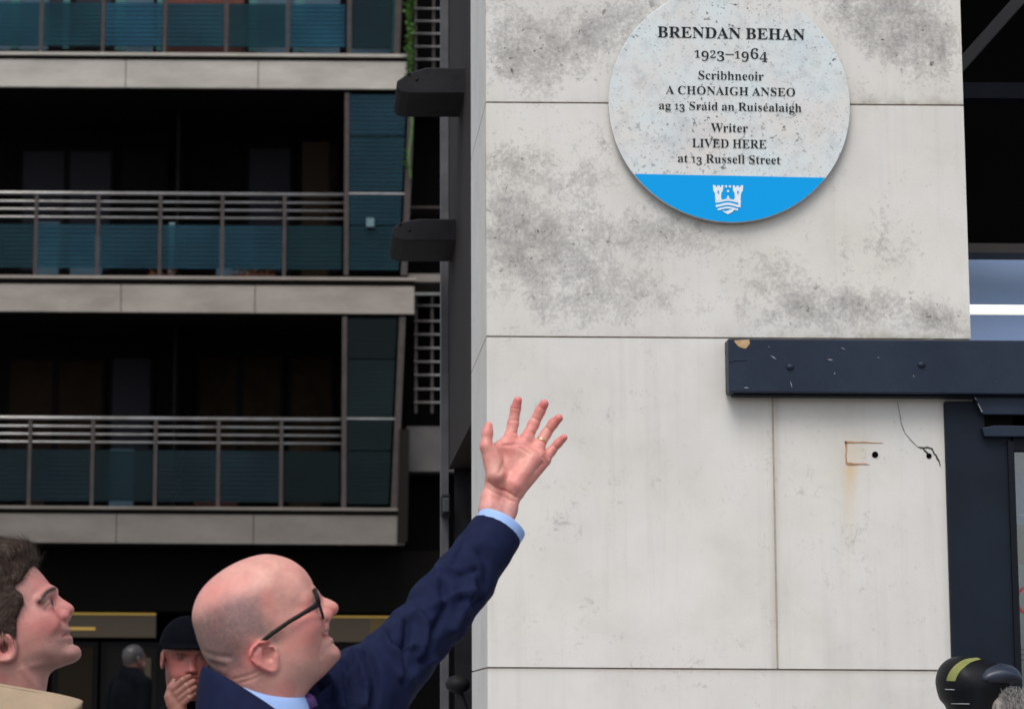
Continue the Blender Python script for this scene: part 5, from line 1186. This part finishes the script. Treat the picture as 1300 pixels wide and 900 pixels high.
# glasses
gl = MB(); lens_b = MB()
rd = (H.L(410.5, 786, -.034) - H.L(399, 747.5, -.034)) / 2; rc_ = (H.L(410.5, 786, -.034) + H.L(399, 747.5, -.034)) / 2
rd = rd * np.array((1, 0, 1)); fwd = np.array((-rd[2], 0, rd[0])); fwd /= np.linalg.norm(fwd); fwd = fwd * np.sign(fwd[0])
for s_ in (-1, 1):
    ring = []
    for t_ in np.linspace(0, 2 * math.pi, 41):
        ct_, st_ = math.cos(t_), math.sin(t_); k_ = (abs(ct_) ** 3 + abs(st_) ** 3) ** (-1 / 3)
        off = k_ * st_ * .027
        ring.append(np.array((rc_[0], YM + s_ * .035, rc_[2])) + rd * ct_ * k_ * .92 + np.array((0, off * s_, 0)) - fwd * (max(0, off) * .10))
    wr = H.out(np.array(ring)); gl.tube(list(wr), [.0022 + .0016 * (math.cos(t_) < -.1) for t_ in np.linspace(0, 2 * math.pi, 41)], 8, False)
    lens_b.add(list(wr[:-1]), [tuple(range(40))])
    hinge = H.L(401.5, 766, -.064); tp = [hinge, H.L(402, 768, -.069), H.L(386, 777.5, -.074), H.L(366, 789.5, -.0775), H.L(346, 803.5, -.080), H.L(332, 814.5, -.081), H.L(327, 818.5, -.078)]
    tp = [np.array((q[0], q[1] if s_ < 0 else 2 * YM - q[1], q[2])) for q in tp]
    gl.tube(list(H.out(np.array(tp))), [.0036, .0044, .0036, .0034, .0036, .0032, .0024], 8)
br = H.out(np.array([H.L(404.5, 757, -.010), H.L(407.5, 756, 0), H.L(404.5, 757, -.010) * (1, 0, 1) + (0, YM + .010, 0)])); gl.tube(list(br), .0026, 8)
glasses = gl.build('glasses', M['frames'], man, smooth=True)
lens_b.build('lens', M['lens'], glasses)
# wedding ring
a = hp(686.8, 561.2, .038); b_ = hp(690.2, 555.5, .0425); d_ = (b_ - a) / np.linalg.norm(b_ - a); u_ = np.cross(d_, (0, 1, 0)); u_ /= np.linalg.norm(u_); v_ = np.cross(d_, u_)
rb = MB(); pr = [(.0099, -.0022), (.0106, -.0015), (.0106, .0015), (.0099, .0022), (.0092, .0015), (.0092, -.0015)]; nn = 32
Vv = [a + d_ * .001 + (math.cos(t_) * u_ + math.sin(t_) * v_) * r_ + d_ * h_ for t_ in np.linspace(0, 2 * math.pi, nn, endpoint=False) for r_, h_ in pr]
rb.add(Vv, [(i * 6 + k, i * 6 + (k + 1) % 6, ((i + 1) % nn) * 6 + (k + 1) % 6, ((i + 1) % nn) * 6 + k) for i in range(nn) for k in range(6)])
rb.build('ring', M['gold'], man, smooth=True)
lower_body(man, (nk[0] - .06, YM, 0), 0)

# ================================================================== young man in a tan coat
YY = 4.30
H2 = Head(0, 780, YY, R(-4))
yng = empty('person', (H2.c[0] - .04, YY, 0), 'young dark haired man in a tan coat looking up, cut by the left edge', 'person')
outl = [(25, 704), (37, 712), (52, 727), (63, 741), (67.5, 747.5), (69, 753), (72, 762), (77, 776), (81.5, 786.5), (85.5, 791), (88.5, 797), (89.6, 800.5), (88, 803.5), (91.2, 807), (92.2, 811), (92.8, 815.5), (97, 818.5), (101.5, 823), (103.2, 829), (101, 835.5), (94.5, 840.5), (82, 845), (69, 850),
        (62, 857), (59.5, 868), (57, 890), (54, 950), (-52, 950), (-52, 880), (-55, 850), (-62, 822), (-73, 792), (-77, 755), (-66, 718), (-38, 697), (-5, 693)]
poly = spline(H2.L2(outl), 6); lo_ = poly.min(0); hi_ = poly.max(0)
g = Grid((lo_[0] - .02, YY - .105, P(0, 948, YY)[2]), (hi_[0] + .03, YY + .105, hi_[1] + .03), .0028)
RP = [(0, 730), (-45, 750), (40, 735), (0, 790), (55, 775), (45, 800), (80, 795), (94, 828), (60, 835), (20, 840), (-30, 835), (10, 890), (0, 930)]
Rf2 = lambda p: idw(p, H2.L2(RP), [.075, .075, .066, .075, .060, .064, .054, .041, .062, .064, .064, .058, .060]); Tf2 = lambda p: idw(p, H2.L2([(-10, 750), (75, 795), (10, 880)]), [.088, .074, .064])
f = inflate(g, YY, poly, Rf2, Tf2, blur=.010)
nose = spline(H2.L2([(67, 751), (72, 755), (81, 761), (90, 766.5), (94.3, 772), (92.8, 778), (87, 783.5), (82, 788), (64, 794), (50, 776), (57, 755)]), 4)
f = smin(f, inflate(g, YY, nose, lambda p: idw(p, H2.L2([(70, 756), (91, 773), (82, 785)]), [.0095, .012, .0155]), .011, .011), .012)
c = H2.L(81.5, 781.5, -.011); f = smin(f, g.ell((c[0], YY + .011, c[2]), (.0095, .007, .0085), None, YY), .004)
c = H2.L(64.5, 765.5, -.034); f = smax(f, -g.ell((c[0] + .002, YY + .036, c[2]), (.0145, .016, .012), None, YY), .010)
a = H2.L(67, 749.5, -.012); b = H2.L(51, 761, -.050); f = smin(f, g.cone((a[0] - .003, YY + .014, a[2]), (b[0] + .001, YY + .050, b[2]), .007, .007, YY), .012)
c = H2.L(57.5, 769, -.033); ec = np.array((c[0], YY + .033, c[2]))
f = smin(f, g.ell(ec, (.0128, .0132, .0128), None, YY), .003)                                             # lids over the eyeball
for (x0, y0, x1, y1, w0, w1) in ((57, 773.2, 67, 764.5, .044, .028),):
    a = H2.L(x0, y0, -w0); b = H2.L(x1, y1, -w1); f = smax(f, -g.cone((a[0], YY + w0, a[2]), (b[0] + .002, YY + w1, b[2]), .0024, .0030, YY), .0015)
c = H2.L(56, 790, -.05); f = smin(f, g.ell((c[0], YY + .042, c[2]), (.022, .007, .014), None, YY), .028)
for (p0, w0), (p1, w1), r_ in ((((91, 803.5), 0), ((79, 807.5), .023), .0020), (((95, 817), 0), ((86, 818), .014), .0018)):
    a = H2.L(*p0, -w0); b = H2.L(*p1, -w1); f = smax(f, -g.cone((a[0], YY + w0, a[2]), (b[0] + .001, YY + w1 + .001, b[2]), r_, r_ * .6, YY), .004)
f = ear_field(g, H2, f, [(20, 812), (22.5, 824), (20.5, 834), (13, 840.5), (2, 841.5), (-10, 836), (-20, 826), (-25, 812), (-20, 800), (-6, 796), (9, 801)], .070, .086, [(8, 823, .012, .012, .003)], [(12, 803), (0, 800), (-13, 806), (-18, 816), (-12, 828)])
V, Q = surface_nets(f, g); V = relax(V, Q, 3); Vw = H2.out(V); N = vnormals(Vw, Q)
Vw = fold_displace(Vw, N, [([(82, 787), (76, 797), (74, 806)], 2.4, -.0009), ([(56, 777), (63, 775), (69, 770)], 1.6, -.0010), ([(30, 850), (45, 872), (52, 895)], 5, .0025), ([(40, 845), (58, 842), (74, 842)], 4, .0015)])
p = pix(Vw); C = np.tile(SKIN * (.84, .83, .86), (len(V), 1)); C *= (1 + (fbm(V, 50, 4) - .5) * .26 + (fbm(V, 180, 3) - .5) * .18)[:, None]; C = lerp(C, RED * .85, np.clip((fbm(V + 5, 30, 4) - .42) * 2.0, 0, .5))
C = lerp(C, RED * .85, .75 * blob(p, 88, 775, 10, 10) + .7 * blob(p, 50, 795, 18, 12) + .8 * blob(p, 5, 826, 14, 14) + .4 * blob(p, 84, 790, 8, 5) + .65 * blob(p, 71, 781, 9, 15))
C = lerp(C, np.array((.42, .10, .085)), np.exp(-(seg_dist(p, [(89, 803.6), (84, 805.5), (80, 807)]) / 3.0) ** 2) * (p[:, 0] > 78) * .85)
C = lerp(C, np.array((.22, .145, .125)), smooth01((sd_poly(p, spline([(22, 812), (30, 830), (60, 815), (76, 808), (82, 797), (90, 795), (100, 815), (106, 830), (95, 845), (64, 856), (30, 848)], 4)) + 4) / 12) * .42)
brow = np.exp(-(seg_dist(p, spline([(50, 764), (56, 755.5), (62, 750), (69, 747.2)], 4, False)) / 2.7) ** 2) * (1.4 + .8 * (fbm(V, 220, 2) - .5)); C = lerp(C, np.array((.020, .013, .010)), brow)
C = lerp(C, np.array((.025, .018, .016)), np.exp(-(seg_dist(p, [(55.5, 772.8), (60, 768), (66, 762.6)]) / 1.25) ** 2) * .95)
C = lerp(C, np.array((.20, .105, .09)), blob(p, 60, 762, 8, 6) * .5)
temple = smooth01((sd_poly(p, [(14, 742), (32, 752), (31, 768), (23, 790), (0, 790), (0, 742)]) + 5) / 10) * (.5 + (fbm(V, 160, 2) - .5)); C = lerp(C, np.array((.12, .09, .08)), temple * .7)
skin_parts = [(Vw, Q, C)]
b = MB(); e_ = H2.out(ec[None] * 1.0)[0]; 
ecs = H2.out(np.array([(ec[0], 2 * YY - ec[1], ec[2]), ec])) + np.array((.0012, 0, -.0004)); 
ybody = skin_obj('body', skin_parts, yng)
for q in ecs:
    b = MB(); b.ball(q, .0122, 18, 12); eo = b.build('eye', M['eye'], yng, smooth=True)
    b = MB(); b.ball(q + (.0065, -.0015 if q[1] < YY else .0015, .0032), (.0066, .0062, .0062), 14, 9); b.build('iris', M['iris'], eo, smooth=True)
# hair: a shell over the skull with loose locks
HAIR = [(45, 709.5), (37, 712.5), (29.5, 734), (18, 746), (27, 752), (31, 764), (23.5, 785), (21.5, 809.5), (8, 810.5), (-4, 806), (-18, 806), (-28, 818), (-34, 838), (-58, 848), (-90, 830), (-100, 740), (-60, 690), (0, 670), (50, 690)]
hp2 = spline(np.array([H2.L(x, y, -.05)[[0, 2]] for x, y in HAIR]), 3)
gh = Grid((lo_[0] - .03, YY - .115, P(0, 860, YY)[2]), (hi_[0] + .02, YY + .115, hi_[1] + .035), .0036)
top = spline(H2.L2([(46, 709), (41, 692), (28, 686), (0, 682), (-36, 685), (-72, 706), (-88, 752), (-84, 795), (-70, 830), (-58, 855), (-20, 850), (20, 815), (30, 770), (34, 735)]), 5)
sh = inflate(gh, YY, poly, Rf2, Tf2)
sh = np.minimum(sh - .010, inflate(gh, YY, top, lambda p: Rf2(p) + .010, .085) + .0)
X2, Z2 = np.meshgrid(gh.x.ravel(), gh.z.ravel(), indexing='ij'); sdh = sd_poly(np.stack([X2.ravel(), Z2.ravel()], 1), hp2).reshape(X2.shape)[:, None, :].astype(np.float32)
sh = smax(sh, -sdh + 0 * gh.y, .006)
V, Q = surface_nets(sh, gh); V = relax(V, Q, 2); N = vnormals(V, Q)
ang = np.arctan2(V[:, 2] - H2.c[2], V[:, 0] - H2.c[0])
V = V + N * ((fbm(np.stack([ang * .25, V[:, 1] * 3.2, V[:, 2] * .9], 1), 42, 3) - .5) * .007)[:, None]
hv, hq, hn = V, Q, N
# locks: thin tapered ribbons laid along the head, swept back from the brow
LV = []; LF = []
cand = rng.choice(len(hv), 9000)
for i in cand:
    q = hv[i]; n_ = hn[i]
    if n_[0] * 0 + (q[2] < H2.L(0, 845)[2]): continue
    up = H2.L(-20, 760)[[0, 2]]; r_ = np.array((q[0] - up[0], 0, q[2] - up[1])); t_ = np.array((-r_[2], 0, r_[0])); t_ = t_ - n_ * (t_ @ n_); L_ = np.linalg.norm(t_)
    if L_ < 1e-4: continue
    t_ = t_ / L_; 
    if q[2] < H2.L(0, 755)[2]: t_ = t_ * .5 + np.array((-.35, 0, -.7)); t_ = t_ - n_ * (t_ @ n_); t_ /= np.linalg.norm(t_) + 1e-9
    side = np.cross(n_, t_) + rng.normal(0, .15, 3); ln = .016 + .016 * rng.random(); wd = .0004 + .0005 * rng.random(); lift = .0015 + .004 * rng.random()
    t_ = t_ + rng.normal(0, .16, 3); b0 = len(LV)
    for k_ in range(4):
        a_ = k_ / 3; o_ = q - n_ * .0015 + t_ * ln * a_ + n_ * lift * math.sin(a_ * 2.2); wv = wd * (1 - a_ * .85)
        LV += [o_ - side * wv, o_ + side * wv]
    LF += [(b0 + 2 * k_, b0 + 2 * k_ + 1, b0 + 2 * k_ + 3, b0 + 2 * k_ + 2) for k_ in range(3)]
Vh = np.concatenate([hv, np.array(LV)]); Fh = [tuple(x) for x in hq] + [tuple(np.array(x) + len(hv)) for x in LF]
link('hair', np_mesh('hair', H2.out(Vh), Fh), M['hair'], yng, True)
# coat with its broad turned up collar
cx = H2.c[0]; tc_ = (cx - .005, YY, 0)
coat(yng, tc_, 0, M['tan'], 1.44, k=.95)
def collar_sheet(Hd, tops, bots, mt, parent, side, name='coat_collar'):
    rowsT = spline([Hd.L(x, y, -w_) for x, y, w_ in tops], 5, False); rowsB = spline([Hd.L(x, y, -w_) for x, y, w_ in bots], 5, False); n = min(len(rowsT), len(rowsB)); rings = []
    for k_ in np.linspace(0, 1, 9):
        r_ = rowsT[:n] * (1 - k_) + rowsB[:n] * k_; r_[:, 1] -= .010 * math.sin(math.pi * k_)
        rings.append(r_)
    rings = [np.stack([r_[:, 0], YY + (r_[:, 1] - YY) * side, r_[:, 2]], 1) for r_ in rings]
    return loft(name, [list(Hd.out(r_)) for r_ in rings], mt, parent, .005, False), rowsT, rowsB
TOPS = [(-74, 848, .0), (-66, 848, .040), (-40, 856, .066), (0, 866.5, .084), (40, 873.5, .092), (75, 880.5, .090), (100, 887.5, .080), (105, 891, .075)]
BOTS = [(-84, 900, .0), (-78, 915, .07), (-50, 935, .12), (0, 952, .15), (40, 950, .155), (70, 930, .140), (95, 906, .105), (103.5, 897, .082)]
cs, rt, rbm = collar_sheet(H2, TOPS, BOTS, M['tan'], yng, 1)
collar_sheet(H2, [(x - max(0, x) * .45, y + 10, w_) for x, y, w_ in TOPS], [(x - max(0, x) * .45, y + 10, w_) for x, y, w_ in BOTS], M['tan'], yng, -1)
tv = [H2.L(x, y, -w_) + (0, -.0035, 0) for x, y, w_ in [(-20, 865.5, .078), (0, 870.5, .087), (40, 877.5, .096), (75, 884.5, .094), (97, 891, .085)]]
b = MB(); b.tube(list(H2.out(spline(tv, 6, False))), .0011, 6); b.build('stitching', M['stitch'], yng)
lower_body(yng, tc_, 0)

# ================================================================== man in a dark cap with his hand over his mouth
YC = 7.5
hc = P(238, 833, YC); hd = R(-78)
capm = empty('person', (hc[0], YC, 0), 'man in a dark cap covering his mouth with his hand, behind the bald man', 'person')
RED3 = np.array((.27, .055, .05))
Vc, Qc, Cc, cn3 = generic_head((hc[0], YC, hc[2]), hd, R(-4), np.array((.24, .085, .062)), k=.97)
Cc = lerp(Cc, np.array((.02, .010, .008)), .95 * np.exp(-(((abs(cn3[:, 1]) - .034) / .017) ** 2 + ((cn3[:, 2] - .006) / .012) ** 2)) * (cn3[:, 0] > .04)); Cc = lerp(Cc, np.array((.05, .02, .016)), .7 * np.exp(-((cn3[:, 2] + .047) / .006) ** 2 - (cn3[:, 1] / .018) ** 2) * (cn3[:, 0] > .08))
Cc = lerp(Cc, RED3, .6 * np.exp(-((cn3[:, 2] + .03) / .05) ** 2) * (cn3[:, 0] > 0) * .7)
# hand across the mouth: four fingers pointing up and to the right
def h3(x, y, dy): return P(x, y, YC - .10 + dy)
g = Grid(h3(203, 930, 0) + (0, -.07, 0), h3(258, 845, 0) + (0, .10, 0), .0034)
hf = None
for (kx, ky), (mx, my), (tx, ty), r_ in (((221, 873), (232, 863), (240.5, 858), .0098), ((225, 880), (236.5, 870.5), (246, 864), .0098), ((229, 886), (240, 877.5), (247.5, 872), .0094), ((233, 892), (241, 885), (247, 880), .0086)):
    a = g.chain([h3(kx, ky, -.012), h3(mx, my, -.022), h3(tx, ty, -.008)], [r_ * 1.15, r_, r_ * .8], .004); hf = a if hf is None else np.minimum(hf, a)
pm = g.cone(h3(216, 884, .0), h3(229, 898, .0), .016, .018); pm = smin(pm, g.cone(h3(222, 877, -.006), h3(232, 890, -.004), .013, .013), .012)
pm = smin(pm, g.cone(h3(219, 893, .004), h3(226, 905, .006), .020, .020), .012)
thb = g.chain([h3(213.5, 885, .006), h3(216, 872, .0), h3(221, 864, .0)], [.012, .0095, .008], .004)
hf = smin(smin(hf, pm, .006), thb, .006); hf = smin(hf, g.cone(h3(226, 903, .006), h3(232, 926, .03), .024, .026), .012)
Vn, Qn = surface_nets(hf, g); Vn = relax(Vn, Qn, 2)
skin_obj('body', [(Vc, Qc, Cc), (Vn, Qn, np.tile(np.array((.27, .115, .088)), (len(Vn), 1)))], capm)
def cap(parent, c, h, k, mt, peak_mt, tilt=0.0, peak_len=.075, drop=.0, tall=.088, zpk=.046, sag=.008, inner=0, span=1.25):
    g = Grid((-.14, -.11, .0), (.15, .11, .16), .005)
    f = g.ell((-.008, 0, .030), (.112, .086, tall)); f = smax(f, -(g.z - .030 + drop - .12 * np.minimum(0, 0 * g.x)) + 0 * g.y, .006)
    V, Q = surface_nets(f, g); V = relax(V, Q, 2); tl = lambda A: np.stack([A[:, 0] * math.cos(tilt) - A[:, 2] * math.sin(tilt), A[:, 1], A[:, 0] * math.sin(tilt) + A[:, 2] * math.cos(tilt)], 1)
    o = link('cap', np_mesh('cap', rot2(tl(V) * k, c, h), Q), mt, parent, True)
    rings = []
    for a_ in np.linspace(-inner, 1, 10):
        r_ = []
        for t_ in np.linspace(-span, span, 25):
            rr = 1 + (a_ * peak_len / .10 if a_ > 0 else a_) * max(0, math.cos(t_ * .93)) ** .7
            r_.append((-.008 + .106 * rr * math.cos(t_), .083 * (1 + a_ * .06) * math.sin(t_), zpk - drop - .012 * a_ - sag * (math.sin(t_) ** 2) * (a_ if not inner else 1)))
        rings.append(list(rot2(tl(np.array(r_)) * k, c, h)))
    pk = loft('peak', rings, peak_mt, o, .005, False)
    return o
cap(capm, (hc[0], YC, hc[2] - .004), hd, 1.0, M['cap'], M['cap'], R(-4), .030, tall=.098)
# right sleeve bent up to the mouth
def extra(gq, f): return f
coat(capm, (hc[0], YC + .02, 0), hd, M['coat_navy'], hc[2] - .20, arms=(1,))
g = Grid((hc[0] - .40, YC - .36, .95), (hc[0] + .15, YC + .12, hc[2] + .0), .012)
sv = g.chain([(hc[0] - .20, YC, hc[2] - .30), (hc[0] - .20, YC - .14, hc[2] - .50), h3(236, 935, .02)], [.070, .062, .046], .02)
V, Q = surface_nets(sv, g); link('sleeve', np_mesh('sleeve', relax(V, Q, 2), Q), M['coat_navy'], capm, True)
lower_body(capm, (hc[0], YC + .02, 0), hd)

# ================================================================== far man with cropped grey hair, seen from behind
YZ = 20.0
fc = P(171, 836, YZ); fh = R(38)
far = empty('person', (fc[0], YZ, 0), 'far man with cropped grey hair in a dark jacket by the shop window', 'person')
def greycol(V, C): return lerp(C, np.array((.035, .030, .029)), smooth01((V[:, 2] + .02 + (.02 - V[:, 0]) * .6) / .05))
Vf, Qf, Cf, _ = generic_head((fc[0], YZ, fc[2]), fh, 0, np.array((.12, .05, .04)), greycol, .98)
skin_obj('body', [(Vf, Qf, Cf)], far)
coat(far, (fc[0] - .03, YZ, 0), fh, M['coat_navy'], fc[2] - .12)
lower_body(far, (fc[0] - .03, YZ, 0), fh)

# ================================================================== person in a black peaked cap at the right corner
YR = 6.0
KR, TR = .74, R(8)
rc3 = P(1257, 895, YR); rh = R(16)
rp = empty('person', (rc3[0], YR, 0), 'person in a glossy black cap with a yellow stripe at the lower right corner', 'person')
def beard(V, C):
    t_ = (.5 + .9 * (fbm(V, 160, 3) - .3)); C = lerp(C, np.array((.30, .275, .25)), t_ * .8)
    return C
Vr, Qr, Cr, cnr = generic_head((rc3[0], YR, rc3[2]), rh, TR, np.array((.50, .42, .37)), beard, KR)
skin_obj('body', [(Vr, Qr, Cr)], rp)
def px_solid(name, outline, Y, Rf, T, h, mt, parent, shift=0.0, amp=0.0, blur=0):
    pl = spline(np.array([P(x, y, Y)[[0, 2]] for x, y in outline]), 5); lo, hi = pl.min(0), pl.max(0)
    g = Grid((lo[0] - .01, Y - .12, lo[1] - .01), (hi[0] + .01, Y + .12, hi[1] + .01), h)
    f = inflate(g, Y, pl, Rf, T, blur=blur); V, Q = surface_nets(f, g); V = relax(V, Q, 3)
    V[:, 0] -= shift * abs(V[:, 1] - Y)
    if amp: V = V + vnormals(V, Q) * ((fbm(V, 60, 3) - .5) * amp)[:, None]
    return link(name, np_mesh(name, V, Q), mt, parent, True), V, Q
CAPO = [(1189, 866), (1192, 850), (1199, 840), (1211, 833.5), (1230, 833), (1248, 836), (1266, 840.5), (1277, 847), (1282, 858), (1280, 872), (1273, 880), (1267, 891), (1261, 901), (1256, 940), (1212, 940), (1203, 900), (1194, 887)]
cp_, cv, cq_ = px_solid('cap', CAPO, YR, .086, .075, .0045, M['cap_gloss'], rp, blur=.008)
PEAK = [(1236, 858), (1246, 847), (1266, 841.5), (1282, 844), (1292, 850.5), (1296.5, 859), (1296, 866.5), (1290, 868), (1280, 869), (1262, 873), (1246, 874), (1238, 868)]
px_solid('peak', PEAK, YR, .092, .026, .0035, M['cap_peak'], cp_, .18, blur=.006)
# grey tufts under the peak
b = MB()
for i in range(900):
    q = P(rng.uniform(1266, 1304), rng.uniform(870, 915), YR - .055 + rng.normal(0, .012))
    if q[0] < P(1272, 885, YR)[0] and rng.random() < .5: continue
    d_ = np.array((.30, -.2, -1.0)) + rng.normal(0, .5, 3); d_ /= np.linalg.norm(d_); sd_ = np.cross(d_, (0, 1, .2)); ln = .010 + .012 * rng.random(); wv = .0009
    b.add([q - sd_ * wv, q + sd_ * wv, q + d_ * ln], [(0, 1, 2)])
b.build('beard', M['hair_grey'], rp)
from mathutils.bvhtree import BVHTree
bvh = BVHTree.FromPolygons([tuple(v) for v in cv], [tuple(int(i) for i in q) for q in cq_])
def on_cap(px, py):
    """first point of the crown on the line of sight, a hair outside it"""
    d = P(px, py, YR) - CAM; d /= np.linalg.norm(d); hit = bvh.ray_cast(Vector(CAM), Vector(d))
    return None if hit[0] is None else np.array(hit[0]) + np.array(hit[1]) * (.0012 if hit[1].dot(Vector(d)) < 0 else -.0012)
rowsS = []
for (ax_, ay_), (bx_, by_) in zip(spline([(1201.5, 864), (1203, 858), (1208, 849), (1216, 841.5), (1226, 836.5), (1240, 834.8)], 5, False), spline([(1213.5, 864.5), (1215, 860), (1219, 853), (1226, 846), (1234, 840.5), (1246, 837)], 5, False)):
    A, B, Cm = on_cap(ax_, ay_), on_cap(bx_, by_), on_cap((ax_ + bx_) / 2, (ay_ + by_) / 2)
    if A is not None and B is not None and Cm is not None: rowsS.append([A, Cm, B])
if len(rowsS) > 2: loft('stripe', rowsS, M['hi_vis'], cp_, .0010, False)
for (x0, x1, y_) in ((1200.5, 1212, 874.5), (1208, 1231, 892.5)):
    q = [on_cap(x, y_ + .5 * (x - x0) / (x1 - x0)) for x in np.linspace(x0, x1, 6)]
    q = [z for z in q if z is not None]
    if len(q) > 2: MB().tube(q, .0011, 6).build('pale_mark', M['scuff'], cp_)  # short pale marks across the crown
cfoot = P(1240, 895, YR)
coat(rp, (cfoot[0] - .01, YR - .03, 0), rh, M['coat_black'], rc3[2] - .165, k=.85)
lower_body(rp, (cfoot[0] - .01, YR - .03, 0), rh)
